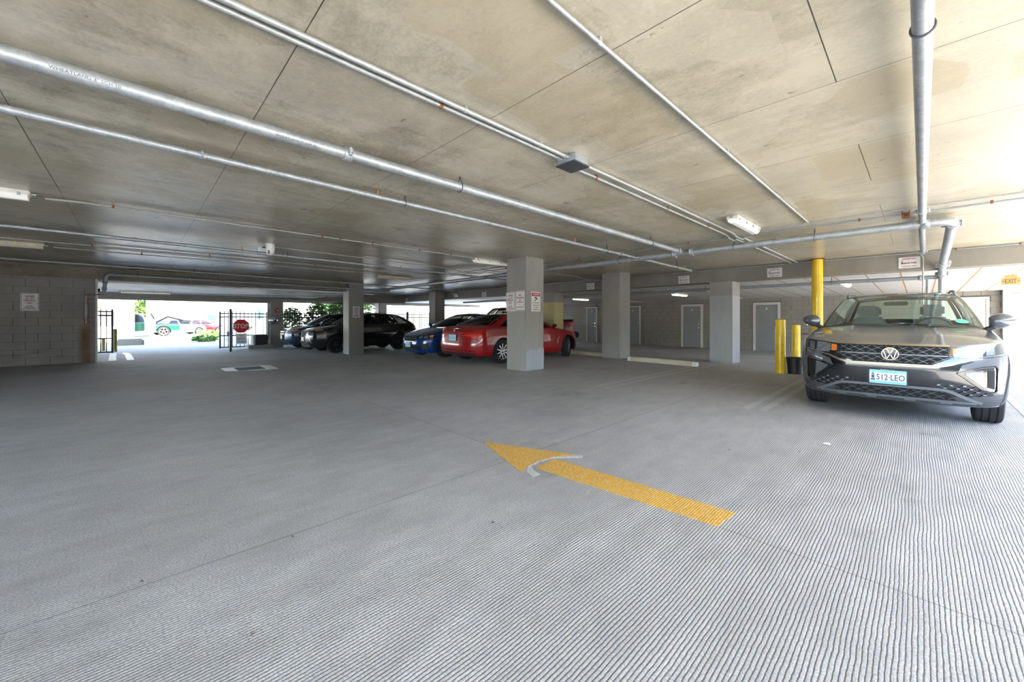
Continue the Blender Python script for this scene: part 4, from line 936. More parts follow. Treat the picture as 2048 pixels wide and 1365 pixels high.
# ------------------------------------------------------------------ vehicles
def itp(tab, v): return float(np.interp(v, [a for a, b in tab], [b for a, b in tab]))
class Car:
    """A vehicle in its own frame: x forward, y left, z up, origin on the ground under its middle."""
    def __init__(s, name, label, loc, rz, P, cat='car', group=None):
        s.P = P; s.root = thing(name, label, cat, loc, rz, group)
        L = P['L']; s.xF = L / 2; s.xR = -L / 2
        s.af, s.ar, s.nf, s.nr = P['af'], P['ar'], P['nf'], P['nr']
        s.axf = s.xF - P['fo']; s.axr = s.axf - P['wb']
        s.body(); s.cabin(); s.wheels()
    # --- surfaces
    def w(s, z): return s.P['W'] / 2 * itp(s.P['side'], z)
    def zt(s, x): return itp(s.P['top'], s.xF - x)
    def fx(s, y, z):
        q = min(0.9995, abs(y) / s.w(z)); xs = s.xF - s.af
        return xs + (s.af - itp(s.P['nose'], z)) * (1 - q ** s.nf) ** (1 / s.nf)
    def rx(s, y, z):
        q = min(0.9995, abs(y) / s.w(z)); xs = s.xR + s.ar
        return xs - (s.ar - itp(s.P['tail'], z)) * (1 - q ** s.nr) ** (1 / s.nr)
    def wy(s, x, z):
        xs = s.xF - s.af; xr = s.xR + s.ar
        if x > xs:
            q = min(1, (x - xs) / (s.af - itp(s.P['nose'], z))); return s.w(z) * (1 - q ** s.nf) ** (1 / s.nf)
        if x < xr:
            q = min(1, (xr - x) / (s.ar - itp(s.P['tail'], z))); return s.w(z) * (1 - q ** s.nr) ** (1 / s.nr)
        return s.w(z)
    def zb(s, x, end):
        P = s.P; z = P['sill']
        if end == 'f': z = max(z, P['zfb'])
        if end == 'r': z = max(z, P['zrb'])
        for ax in (s.axf, s.axr):
            d = abs(x - ax)
            if d < P['ra']: z = max(z, P['rw'] + math.sqrt(P['ra'] ** 2 - d * d))
        return z
    def body(s):
        P = s.P; xs = s.xF - s.af; xr = s.xR + s.ar; per = []
        for k in range(17):
            th = PI / 2 * k / 16; per.append(('f', math.cos(th) ** (2 / s.nf), math.sin(th) ** (2 / s.nf)))
        xl = set(np.round(np.linspace(xs, xr, 30)[1:-1], 4))
        for ax in (s.axf, s.axr):
            for c in np.linspace(-1, 1, 19): xl.add(round(ax + P['ra'] * math.sin(c * PI / 2), 4))
            xl |= {round(ax - P['ra'] - 0.004, 4), round(ax + P['ra'] + 0.004, 4)}
        for x in sorted([q for q in xl if xr + 0.01 < q < xs - 0.01], reverse=True): per.append(('s', x, 1))
        for k in range(12, -1, -1):
            th = PI / 2 * k / 12; per.append(('r', math.cos(th) ** (2 / s.nr), math.sin(th) ** (2 / s.nr)))
        rr = P.get('round', 0.05); nz = 12; s.edge = []
        def pos(p, z):
            if p[0] == 'f': return (xs + (s.af - itp(P['nose'], z)) * p[1], s.w(z) * p[2])
            if p[0] == 's': return (p[1], s.w(z))
            return (xr - (s.ar - itp(P['tail'], z)) * p[1], s.w(z) * p[2])
        rows = []
        for p in per:
            x0, _ = pos(p, 0.5); zt = s.zt(x0); zb = s.zb(x0, p[0]); col = []
            nx_, ny_ = (p[1] * 0.9, p[2]) if p[0] == 'f' else ((0, 1) if p[0] == 's' else (-p[1] * 0.9, p[2]))
            nl = math.hypot(nx_, ny_); nx_ /= nl; ny_ /= nl
            for j in range(nz + 1):
                z = zb + (zt - rr - zb) * j / nz; x, y = pos(p, z); col.append((x, y, z))
            for j in range(1, 6):
                a = PI / 2 * j / 5; z = zt - rr + rr * math.sin(a); ins = rr * (1 - math.cos(a)); x, y = pos(p, z)
                col.append((x - nx_ * ins, max(0, y - ny_ * ins) if p[2] != 0 else 0, z))
            rows.append(col); s.edge.append(col[-1])
        m = MB(); nr_ = len(rows); nc = len(rows[0])
        for sg in (1, -1):
            m.add([(x, sg * y, z) for c in rows for x, y, z in c], [(i * nc + j, (i + 1) * nc + j, (i + 1) * nc + j + 1, i * nc + j + 1) for i in range(nr_ - 1) for j in range(nc - 1)])
        xc = s.xF - P['cowl'] - 0.12; xb = s.xF - P['rbase'] + 0.12
        def cap(test):
            idx = [i for i, e in enumerate(s.edge) if test(e[0])]; K = 16
            for a, b in zip(idx[:-1], idx[1:]):
                for t0 in range(K):
                    q = []
                    for i, t_ in ((a, t0), (b, t0), (b, t0 + 1), (a, t0 + 1)):
                        x, y, z = s.edge[i]; u = -1 + 2 * t_ / K
                        q.append((x, y * u, z + s.crown(x, u)))
                    m.add(q, [(0, 1, 2, 3)])
        cap(lambda x: x >= xc); cap(lambda x: x <= xb)
        s.bodyo = m.build('body', P['paint'], s.root, local=True, smooth=38, weld=0.0015)
        u = MB(); u.box(s.xR + 0.25, s.xF - 0.25, -P['W'] / 2 + 0.22, P['W'] / 2 - 0.22, P['sill'] + 0.02, P['sill'] + 0.12)
        for ax in (s.axf, s.axr):
            for sg in (-1, 1):
                yo = P['W'] / 2 - 0.03; yi = yo - 0.34
                u.grid(lambda a, v: (ax + (P['ra'] - 0.004) * math.cos(PI * a), sg * (yi + (yo - yi) * v), P['rw'] + (P['ra'] - 0.004) * math.sin(PI * a)), 14, 1)
                u.add([(ax + P['ra'] * math.cos(PI * k / 12), sg * yi, P['rw'] + P['ra'] * math.sin(PI * k / 12)) for k in range(13)], [tuple(range(13))])
                u.box(ax - P['ra'], ax + P['ra'], min(sg * yi, sg * (yi - 0.02)), max(sg * yi, sg * (yi - 0.02)), P['sill'] + 0.02, P['rw'] + 0.02)
        u.build('underbody', 'dark_void', s.root, local=True)
    def crown(s, x, u):
        P = s.P; d = s.xF - x; k = min(1, max(0, (d - 0.05) / 0.45)) if x > 0 else min(1, max(0, (x - s.xR - 0.02) / 0.25))
        c = P.get('crown', 0.04) * k * (1 - abs(u) ** 2.6)
        if x > 0 and P.get('ridge'):
            c += P['ridge'] * k * (math.exp(-((abs(u) - 0.52) / 0.06) ** 2) + 0.5 * math.exp(-((abs(u) - 0.80) / 0.05) ** 2))
        return c
    def roofz(s, x): return itp(s.P['roof'], s.xF - x)
    def cabin(s):
        P = s.P; x0, x1, x2, x3 = (s.xF - P[k] for k in ('cowl', 'hdr', 'rhdr', 'rbase'))
        rc = P.get('rc', 0.055); yb, ybr, yr, yrr = P['yb'], P.get('ybr', P['yb']), P['yr'], P.get('yrr', P['yr'])
        zc0 = s.zt(x0); zc3 = s.zt(x3); bw = P.get('bow', 0.16); glassm = P.get('glass', 'dark_glass')
        def lerp(a, b, t_): return tuple(p + (q - p) * t_ for p, q in zip(a, b))
        def WS(u, v):
            a = (x0 + bw * (1 - u * u), yb * u, zc0 + s.crown(x0, u) + 0.0); b = (x1 + 0.07 * (1 - u * u), yr * u, s.roofz(x1) - rc * abs(u) ** 2.4)
            p = lerp(a, b, v); return (p[0] + 0.035 * math.sin(PI * v), p[1], p[2] + 0.02 * math.sin(PI * v))
        def RW(u, v):
            a = (x3 - 0.08 * (1 - u * u), ybr * u, zc3 + s.crown(x3, u)); b = (x2 - 0.03 * (1 - u * u), yrr * u, s.roofz(x2) - rc * abs(u) ** 2.4)
            p = lerp(a, b, v); return (p[0] - 0.03 * math.sin(PI * v), p[1], p[2] + 0.02 * math.sin(PI * v))
        def SD(a, v, sg):
            xb_ = x0 + (x3 - x0) * a; xt = x1 + (x2 - x1) * a
            lo = (xb_, yb + (ybr - yb) * a, s.zt(xb_)); hi = (xt, yr + (yrr - yr) * a, s.roofz(xt) - rc)
            p = lerp(lo, hi, v); return (p[0], sg * (p[1] + 0.03 * math.sin(PI * v) * (1 if 0.02 < a < 0.98 else 0.6)), p[2])
        def RF(a, u):
            x = x1 + (x2 - x1) * a; b = 0.07 * (1 - a) - 0.03 * a
            return (x + b * (1 - u * u), (yr + (yrr - yr) * a) * u, s.roofz(x) - rc * abs(u) ** 2.4)
        s.SD, s.WS, s.RW, s.RF = SD, WS, RW, RF
        fr = MB(); K = 16
        fr.grid(lambda a, b: RF(a, -1 + 2 * b), 18, K)
        def cells(fn, us, vs, glass, mb, ns=4):
            """grid over break lists; cells in glass list are left out"""
            for i in range(len(us) - 1):
                for j in range(len(vs) - 1):
                    if (i, j) in glass: continue
                    mb.grid(lambda a, b, i=i, j=j: fn(us[i] + (us[i + 1] - us[i]) * a, vs[j] + (vs[j + 1] - vs[j]) * b), ns, ns)
        su = P.get('sidecut', [0, 0.05, 0.40, 0.46, 0.80, 1.0]); sv = [0, P.get('v0', 0.05), 0.90, 1]
        panes = P.get('panes', [(1, 1), (3, 1)])
        for sg in (-1, 1): cells(lambda a, b, sg=sg: SD(a, b, sg), su, sv, panes, fr)
        ru = [-1, -0.92, 0.92, 1]; rv = [0, 0.08, 0.92, 1]
        cells(RW, ru, rv, [(1, 1)], fr)
        fr.build('roof_and_pillars', P.get('roofpaint', P['paint']), s.root, local=True, smooth=38, weld=0.0015)
        fb = MB(); wu = [-1, -0.965, 0.965, 1]; wv = [0, 0.04, 0.96, 1]
        cells(WS, wu, wv, [(1, 1)], fb); fb.build('windshield_band', 'gloss_black', s.root, local=True, smooth=40)
        g = MB(); g.grid(lambda a, b: WS(-0.97 + 1.94 * a, 0.03 + 0.94 * b), 14, 6); s.ws = g.build('windshield', glassm, s.root, local=True, smooth=True)
        g = MB(); g.grid(lambda a, b: RW(-0.93 + 1.86 * a, 0.07 + 0.86 * b), 12, 5); g.build('rear_window', P.get('rglass', 'dark_glass'), s.root, local=True, smooth=True)
        for sg in (-1, 1):
            for (i, j) in panes:
                g = MB(); g.grid(lambda a, b: SD(su[i] + (su[i + 1] - su[i]) * a, sv[j] + (sv[j + 1] - sv[j]) * b, sg), 6, 5)
                g.build('side_window', P.get('sglass', 'dark_glass'), s.root, local=True, smooth=True)
        t_ = MB()
        for sg in (-1, 1):                                    # belt moulding
            t_.tube([Vector(SD(a, 0.035, sg)) + Vector((0, sg * 0.006, 0)) for a in np.linspace(su[1], su[-2], 14)], 0.007, 6)
        t_.build('belt_moulding', P.get('moulding', 'gloss_black'), s.root, local=True)
        # inside
        c = MB()
        for k in range(12):
            xa = x0 + 0.10 + (x3 - x0 - 0.10) * k / 12; xb_ = x0 + 0.10 + (x3 - x0 - 0.10) * (k + 1) / 12; dz = -0.03
            c.add([(xa, -yb + .02, s.zt(xa) + dz), (xa, yb - .02, s.zt(xa) + dz), (xb_, yb - .02, s.zt(xb_) + dz), (xb_, -yb + .02, s.zt(xb_) + dz)], [(0, 1, 2, 3)])
        c.build('cabin_lining', 'cabin_dark', s.root, local=True)
        for sg in (-1, 1):
            for row, dx in ((0, 0.62), (1, 1.45)):
                xs_ = x1 + 0.25 - dx; zb_ = s.zt(xs_) - 0.05; zt_ = s.roofz(x1) - 0.34
                if xs_ - 0.3 < x2 - 0.1: continue
                st = MB()
                st.add([(xs_ + 0.10, sg * 0.37 - 0.23, zb_), (xs_ + 0.10, sg * 0.37 + 0.23, zb_), (xs_ - 0.04, sg * 0.37 + 0.23, zb_), (xs_ - 0.04, sg * 0.37 - 0.23, zb_),
                        (xs_ - 0.04, sg * 0.37 - 0.17, zt_), (xs_ - 0.04, sg * 0.37 + 0.17, zt_), (xs_ - 0.12, sg * 0.37 + 0.17, zt_), (xs_ - 0.12, sg * 0.37 - 0.17, zt_)],
                       [(0, 3, 2, 1), (4, 5, 6, 7), (0, 1, 5, 4), (1, 2, 6, 5), (2, 3, 7, 6), (3, 0, 4, 7)])
                so = st.build('seat', 'cabin_seat', s.root, local=True, bevel=0.035, smooth=50)
                MB().box(xs_ - 0.13, xs_ - 0.04, sg * 0.37 - 0.13, sg * 0.37 + 0.13, zt_ + 0.01, zt_ + 0.19).build('headrest', 'cabin_seat', so, local=True, bevel=0.035, smooth=50)
    # --- panels wrapped on the body
    @staticmethod
    def _res(p, n):
        p = np.array(p, float); d = np.concatenate([[0], np.cumsum(np.hypot(*(p[1:] - p[:-1]).T))]); t_ = np.linspace(0, d[-1], n)
        return list(zip(np.interp(t_, d, p[:, 0]), np.interp(t_, d, p[:, 1])))
    def wrap(s, face, off):
        if face == 'f': return lambda a, z, o=off: (s.fx(a, z) + o, a, z)
        if face == 'r': return lambda a, z, o=off: (s.rx(a, z) - o, a, z)
        if face == 'l': return lambda a, z, o=off: (a, s.wy(a, z) + o, z)
        return lambda a, z, o=off: (a, -s.wy(a, z) - o, z)
    def patch_mb(s, mb, face, top, bot, off=0.004, n=14, m=4, back=0.02, res=True):
        if res: top, bot = s._res(top, n), s._res(bot, n)
        f = s.wrap(face, off); n = len(top); pts = []
        for i in range(n):
            for j in range(m + 1):
                t_ = j / m; a = bot[i][0] + (top[i][0] - bot[i][0]) * t_; z = bot[i][1] + (top[i][1] - bot[i][1]) * t_
                pts.append(f(a, z))
        M1 = m + 1; fs = [(i * M1 + j, (i + 1) * M1 + j, (i + 1) * M1 + j + 1, i * M1 + j + 1) for i in range(n - 1) for j in range(m)]
        rim = [i * M1 for i in range(n)] + [(n - 1) * M1 + j for j in range(1, M1)] + [i * M1 + m for i in range(n - 2, -1, -1)] + [j for j in range(m - 1, 0, -1)]
        fb = s.wrap(face, off - back); k0 = len(pts)
        for r in rim:
            i, j = divmod(r, M1); t_ = j / m; pts.append(fb(bot[i][0] + (top[i][0] - bot[i][0]) * t_, bot[i][1] + (top[i][1] - bot[i][1]) * t_))
        nr_ = len(rim); fs += [(rim[k], rim[(k + 1) % nr_], k0 + (k + 1) % nr_, k0 + k) for k in range(nr_)]
        mb.add(pts, fs); return mb
    def patch(s, name, face, top, bot, mat, off=0.004, parent=None, mirror=False, **k):
        out = []
        for sg in ((1, -1) if mirror else (1,)):
            f_ = face
            if sg < 0 and face == 'l': f_ = 'R'
            q = 1 if (face in 'lR') else sg
            mb = MB(); s.patch_mb(mb, f_, [(a * q, z) for a, z in top], [(a * q, z) for a, z in bot], off, **k)
            out.append(mb.build(name, mat, parent or s.root, local=True, smooth=40))
        return out
    def stroke_mb(s, mb, face, pts, w, off=0.004, back=0.012, n=None):
        if n: pts = s._res(pts, n)
        top, bot = [], []
        for i, p in enumerate(pts):
            a = pts[max(0, i - 1)]; b = pts[min(len(pts) - 1, i + 1)]; dx, dz = b[0] - a[0], b[1] - a[1]; l = math.hypot(dx, dz) or 1
            ww = w[i] if hasattr(w, '__len__') else w
            top.append((p[0] - dz / l * ww / 2, p[1] + dx / l * ww / 2)); bot.append((p[0] + dz / l * ww / 2, p[1] - dx / l * ww / 2))
        return s.patch_mb(mb, face, top, bot, off, m=1, back=back, res=False)
    def stroke(s, name, face, pts, w, mat, off=0.004, parent=None, mirror=False, n=None, back=0.012):
        for sg in ((1, -1) if mirror else (1,)):
            f_ = 'R' if (sg < 0 and face == 'l') else face; q = 1 if face in 'lR' else sg
            mb = MB(); s.stroke_mb(mb, f_, [(a * q, z) for a, z in pts], w, off, back, n); mb.build(name, mat, parent or s.root, local=True, smooth=40)
    def plate(s, face, y, z, w=0.31, h=0.155, text='', mat='plate_blue', tmat='plate_navy', extra=()):
        x = (s.fx(y, z) + 0.025) if face == 'f' else (s.rx(y, z) - 0.025); n = 1 if face == 'f' else -1
        fr = MB().box(min(x - n * 0.02, x), max(x - n * 0.02, x), y - w / 2 - 0.012, y + w / 2 + 0.012, z - h / 2 - 0.012, z + h / 2 + 0.012).build('plate_frame', 'black_plastic', s.root, local=True, bevel=0.004)
        x2 = x + n * 0.003
        p = MB().box(min(x, x2), max(x, x2), y - w / 2, y + w / 2, z - h / 2, z + h / 2).build('license_plate', mat, s.root, local=True)
        R_ = (0, n, 0)
        t_ = MB()
        if text: put_text(t_, text, (x2, y, z - 0.004), R_, (0, 0, 1), h * 0.46, w * 0.86, 0.001)
        for (tx, dy, dz, hh, ww) in extra: put_text(t_, tx, (x2, y + n * dy, z + dz), R_, (0, 0, 1), hh, ww, 0.001)
        if t_.v: t_.build('plate_lettering', tmat, p, local=True)
        return p
    def wheels(s):
        P = s.P; rw, tw = P['rw'], P['tw']; style = P.get('rim', ('alloy', 5, 0.06))
        for ax, fr in ((s.axf, 1), (s.axr, 0)):
            for sg in (-1, 1):
                yo = sg * (P['W'] / 2 - 0.03 - tw / 2)
                t_ = MB(); h = tw / 2
                prof = [(rw * 0.66, -h * 0.86), (rw * 0.74, -h), (rw * 0.90, -h), (rw * 0.975, -h * 0.9), (rw, -h * 0.74)]
                for g in (-0.5, 0.0, 0.5): prof += [(rw, h * (g - 0.07)), (rw - 0.012, h * (g - 0.055)), (rw - 0.012, h * (g + 0.055)), (rw, h * (g + 0.07))]
                prof += [(rw, h * 0.74), (rw * 0.975, h * 0.9), (rw * 0.90, h), (rw * 0.74, h), (rw * 0.66, h * 0.86)]
                t_.lathe(prof, (0, 0, 0), 'y', 40)
                t_.f = [f for f in t_.f if len(f) == 4]
                o = t_.build('tire', 'rubber', s.root, local=True, smooth=40); o.location = (ax, yo, rw); o.rotation_euler = (0, 0, P.get('steer', 0) if fr else 0)
                R_ = MB(); ho = sg * h * 0.80; ri = rw * 0.665
                R_.lathe([(ri, sg * h * 0.88), (ri * 0.93, sg * h * 0.80), (ri * 0.90, -sg * h * 0.5), (ri, -sg * h * 0.86)], (0, 0, 0), 'y', 40)
                R_.f = [f for f in R_.f if len(f) == 4]
                ns = style[1]
                for k in range(ns):
                    a = 2 * PI * k / ns + 0.3
                    for da in ((-0.10, 0.10) if ns <= 6 else (0,)):
                        ca, sa = math.cos(a + da), math.sin(a + da); wa, wb_ = style[2] * 0.5 * (0.55 if ns <= 6 else 1), style[2] * 0.5 * (0.7 if ns <= 6 else 0.8)
                        q = []
                        for r_, w_, hh in ((0.03, wa, ho * 0.96), (ri * 0.95, wb_, ho * 1.02)):
                            for s_ in (-1, 1):
                                for dh in (0, -sg * 0.03): q.append((r_ * ca - s_ * w_ * sa, hh + dh, r_ * sa + s_ * w_ * ca))
                        R_.add(q, [(0, 2, 6, 4), (1, 5, 7, 3), (0, 4, 5, 1), (2, 3, 7, 6), (4, 6, 7, 5), (0, 1, 3, 2)])
                rim = R_.build('rim', style[0], o, local=True, smooth=30)
                MB().lathe([(0.055, ho - sg * 0.03), (0.055, ho), (0.04, ho + sg * 0.012), (0, ho + sg * 0.014)], (0, 0, 0), 'y', 20).build('hub_cap', style[0], o, local=True, smooth=40)
                MB().lathe([(0.0, 0), (ri * 0.92, 0), (ri * 0.92, -sg * 0.02), (0, -sg * 0.02)], (0, sg * h * 0.2, 0), 'y', 28).build('brake_disc', 'dark_void', o, local=True)
    def arch_trim(s, mat, w=0.06, off=0.012):
        P = s.P
        for ax in (s.axf, s.axr):
            for face in 'lR':
                mb = MB(); ra = P['ra']
                pts = [(ax + (ra + w / 2 - 0.006) * math.cos(a), P['rw'] + (ra + w / 2 - 0.006) * math.sin(a)) for a in np.linspace(-0.18, PI + 0.18, 25)]
                s.stroke_mb(mb, face, pts, w, off, 0.03); mb.build('wheel_arch_trim', mat, s.root, local=True, smooth=40)
    def doors(s, xs, handles=True, z0=None):
        P = s.P
        for face in 'lR':
            for x in xs:
                mb = MB(); zt = s.zt(x) - 0.05; s.stroke_mb(mb, face, [(x, z) for z in np.linspace(P['sill'] + 0.1, zt, 8)], 0.007, 0.0015, 0.004); mb.build('door_seam', 'dark_void', s.root, local=True)
            if handles:
                for x in xs[1:]:
                    z = s.zt(x) - 0.16; mb = MB(); s.patch_mb(mb, face, [(x + 0.06, z + 0.016), (x + 0.25, z + 0.018)], [(x + 0.06, z - 0.012), (x + 0.25, z - 0.012)], 0.03, n=4, m=2, back=0.03); mb.build('door_handle', P.get('handle', P['paint']), s.root, local=True, smooth=40)
    def mirrors(s, x, z, mat, reach=0.20, h=0.16):
        for sg in (-1, 1):
            yb = s.P['W'] / 2 - 0.15
            m = MB()
            def sh(u, v):
                a = 2 * PI * u; t_ = v; k = math.sin(PI * (0.08 + 0.86 * t_)) ** 0.55
                yy = yb + 0.06 + t_ * reach; zz = z + 0.02 * t_ + h * 0.5 * k * math.sin(a) * (1 - 0.25 * t_); xx = x + 0.02 - 0.04 * t_ + 0.085 * k * math.cos(a) * (1 if math.cos(a) > 0 else 0.45)
                return (xx, sg * yy, zz)
            m.grid(sh, 20, 10); m.add([sh(k / 20, 0) for k in range(20)], [tuple(range(20))]); m.add([sh(k / 20, 1) for k in range(20)], [tuple(range(20))])
            o = m.build('door_mirror', mat, s.root, local=True, smooth=50, weld=0.001)
            st = MB(); st.tube([(x - 0.02, sg * (yb - 0.05), z - 0.14), (x, sg * (yb + 0.04), z - 0.10), (x, sg * (yb + 0.13), z - 0.05)], [0.035, 0.03, 0.028], 8); st.build('mirror_arm', 'black_plastic', o, local=True, smooth=50)
            gl = MB(); gl.grid(lambda u, v: (x - 0.035, sg * (yb + 0.09 + u * (reach - 0.07)), z - h * 0.3 + v * h * 0.6), 2, 2); gl.build('mirror_glass', 'mirror_glass', o, local=True)

SUV = dict(af=0.80, ar=0.55, nf=3.0, nr=3.6, sill=0.24, zfb=0.24, zrb=0.30, rw=0.36, ra=0.42, tw=0.225, round=0.06,
           nose=[(0.2, 0.14), (0.3, 0.05), (0.45, 0.0), (0.7, 0.0), (0.9, 0.04), (1.0, 0.09), (1.1, 0.14)], tail=[(0.25, 0.10), (0.4, 0.02), (0.6, 0.0), (0.9, 0.04), (1.1, 0.10)],
           side=[(0.2, 0.93), (0.35, 0.985), (0.6, 1.0), (0.8, 0.99), (0.95, 0.965), (1.15, 0.93)])
SEDAN = dict(af=0.85, ar=0.60, nf=2.9, nr=3.2, sill=0.19, zfb=0.19, zrb=0.24, rw=0.325, ra=0.375, tw=0.225, round=0.055,
             nose=[(0.15, 0.10), (0.25, 0.03), (0.45, 0.0), (0.6, 0.02), (0.75, 0.09), (0.9, 0.2)], tail=[(0.2, 0.10), (0.35, 0.02), (0.5, 0.0), (0.8, 0.05), (1.0, 0.12)],
             side=[(0.15, 0.93), (0.3, 0.985), (0.55, 1.0), (0.75, 0.98), (0.95, 0.93)])

# ---- grey SUV in the near stall
P = dict(SUV, L=4.47, W=1.84, wb=2.68, fo=0.87, paint='paint_grey', top=[(0, 0.905), (0.10, 0.915), (0.35, 0.955), (1.25, 1.065), (1.6, 1.065), (3.2, 1.09), (4.1, 1.14), (4.47, 1.10)],
         crown=0.045, ridge=0.010, cowl=1.28, hdr=2.10, rhdr=3.85, rbase=4.25, roof=[(2.0, 1.555), (2.3, 1.60), (2.9, 1.625), (3.85, 1.58)], yb=0.80, ybr=0.78, yr=0.625, yrr=0.60, rc=0.05, bow=0.20,
         glass='clear_glass', sglass='clear_glass', rglass='clear_glass', rim=('alloy', 5, 0.07), rw=0.348, ra=0.40, sill=0.22, zfb=0.245)
V = Car('suv', 'grey compact SUV parked nose out under the bright end of the slab', (-0.24, 8.535, 0), -PI / 2, P)
R0 = V.root
# dark lower nose between the lamps
V.patch('fascia_panel', 'f', [(-0.62, 0.80), (-0.5, 0.90), (0.5, 0.90), (0.62, 0.80)], [(-0.80, 0.34), (-0.45, 0.33), (0.45, 0.33), (0.80, 0.34)], 'gloss_black', 0.005, n=30, m=8)
V.patch('upper_grille', 'f', [(-0.455, 0.892), (0.455, 0.892)], [(-0.45, 0.795), (0.45, 0.795)], 'dark_void', 0.008, n=20)
V.patch('middle_grille', 'f', [(-0.50, 0.788), (0.50, 0.788)], [(-0.33, 0.690), (0.33, 0.690)], 'dark_void', 0.008, n=20)
def lattice(car, name, inside, z0, z1, cw, chh, mat, off, w=0.0085, y1=0.8, stud=None):
    mb = MB(); st = MB(); rows = int((z1 - z0) / chh) + 2
    for j in range(-1, rows):
        for i in range(-int(y1 / cw) - 1, int(y1 / cw) + 2):
            y = (i + (0.5 if j % 2 else 0)) * cw; z = z0 + j * chh
            for (dy, dz) in ((cw / 2, chh), (-cw / 2, chh)):
                k = 4
                a = [(y + dy * t_ / k, z + dz * t_ / k) for t_ in range(k + 1)]
                run = [p for p in a if inside(*p)]
                if len(run) >= 2: car.stroke_mb(mb, 'f', run, w, off, 0.006)
            if inside(y, z): car.stroke_mb(st, 'f', [(y - 0.011, z), (y + 0.011, z)], 0.014, off + 0.003, 0.006)
    o = mb.build(name, mat, car.root, local=True); o['kind'] = 'stuff'; q = st.build('grille_stud', stud or mat, o, local=True); q['kind'] = 'stuff'
lattice(V, 'upper_mesh', lambda y, z: abs(y) < 0.447 and 0.80 < z < 0.888, 0.80, 0.888, 0.105, 0.030, 'mesh_grey', 0.014, w=0.006)
lattice(V, 'middle_mesh', lambda y, z: 0.695 < z < 0.785 and abs(y) < 0.335 + (z - 0.69) * 1.6, 0.695, 0.785, 0.105, 0.030, 'mesh_grey', 0.014, w=0.006)
V.stroke('chrome_strip', 'f', [(-0.465, 0.905), (0.465, 0.905)], 0.022, 'warm_chrome', 0.02, n=24)
V.stroke('grille_bar', 'f', [(-0.45, 0.792), (0.45, 0.792)], 0.012, 'satin_silver', 0.018, n=20)
sm = V._res([(-0.70, 0.775), (-0.57, 0.755), (-0.47, 0.705), (-0.38, 0.68), (-0.25, 0.674), (0, 0.672), (0.25, 0.674), (0.38, 0.68), (0.47, 0.705), (0.57, 0.755), (0.70, 0.775)], 44)
V.stroke('chrome_smile', 'f', sm, [0.010 + 0.014 * min(1, (0.72 - abs(y)) / 0.2) for y, z in sm], 'warm_chrome', 0.022)
# roundel with the stacked letters
cz = 0.795; xr_ = V.fx(0, cz) + 0.012
lg = MB(); lg.lathe([(0.0, 0), (0.074, 0), (0.074, 0.022), (0.0, 0.024)], (xr_, 0, cz), 'x', 40); bd = lg.build('badge', 'gloss_black', R0, local=True, smooth=40)
rg = MB(); rg.lathe([(0.066, 0.022), (0.066, 0.030), (0.074, 0.030), (0.076, 0.02)], (xr_, 0, cz), 'x', 40); rg.f = [f for f in rg.f if len(f) == 4]
def bar(a, b, w):
    a = Vector(a); b = Vector(b); d = (b - a).normalized(); n = Vector((-d.y, d.x)) * w / 2
    rg.prism([(xr_ + 0.024, p.x, cz + p.y) for p in (a + n, b + n, b - n, a - n)], (0, 0, 0), (0.006, 0, 0))
for sg in (-1, 1):
    bar((sg * 0.030, 0.060), (sg * 0.003, 0.006), 0.0095)
    bar((sg * 0.056, 0.038), (sg * 0.028, -0.060), 0.0095); bar((sg * 0.028, -0.060), (sg * 0.003, -0.006), 0.0095)
rg.build('badge_emblem', 'warm_chrome', bd, local=True)
# lamps
V.patch('headlight', 'f', [(0.470, 0.895), (0.62, 0.912), (0.76, 0.928), (0.875, 0.935)], [(0.455, 0.792), (0.60, 0.778), (0.75, 0.782), (0.885, 0.80)], 'gloss_black', 0.006, mirror=True, n=18)
V.patch('lamp_reflector', 'f', [(0.55, 0.893), (0.70, 0.91)], [(0.55, 0.80), (0.70, 0.80)], 'lamp_inner', 0.010, mirror=True, n=8)
V.patch('lamp_projector', 'f', [(0.725, 0.905), (0.79, 0.912)], [(0.725, 0.812), (0.79, 0.815)], 'lamp_inner', 0.010, mirror=True, n=6)
V.patch('turn_signal', 'f', [(0.485, 0.875), (0.54, 0.885)], [(0.485, 0.805), (0.54, 0.80)], 'amber', 0.010, mirror=True, n=5)
V.stroke('running_light', 'f', [(0.56, 0.790), (0.70, 0.793), (0.86, 0.815)], 0.014, 'lamp_inner', 0.012, mirror=True, n=12)
V.stroke('lamp_brow', 'f', [(0.47, 0.90), (0.62, 0.917), (0.76, 0.932), (0.875, 0.94)], 0.008, 'satin_silver', 0.012, mirror=True, n=12)
V.patch('lamp_cover', 'f', [(0.470, 0.897), (0.62, 0.914), (0.76, 0.93), (0.875, 0.937)], [(0.455, 0.79), (0.60, 0.776), (0.75, 0.78), (0.885, 0.798)], 'lamp_glass', 0.020, mirror=True, n=18)
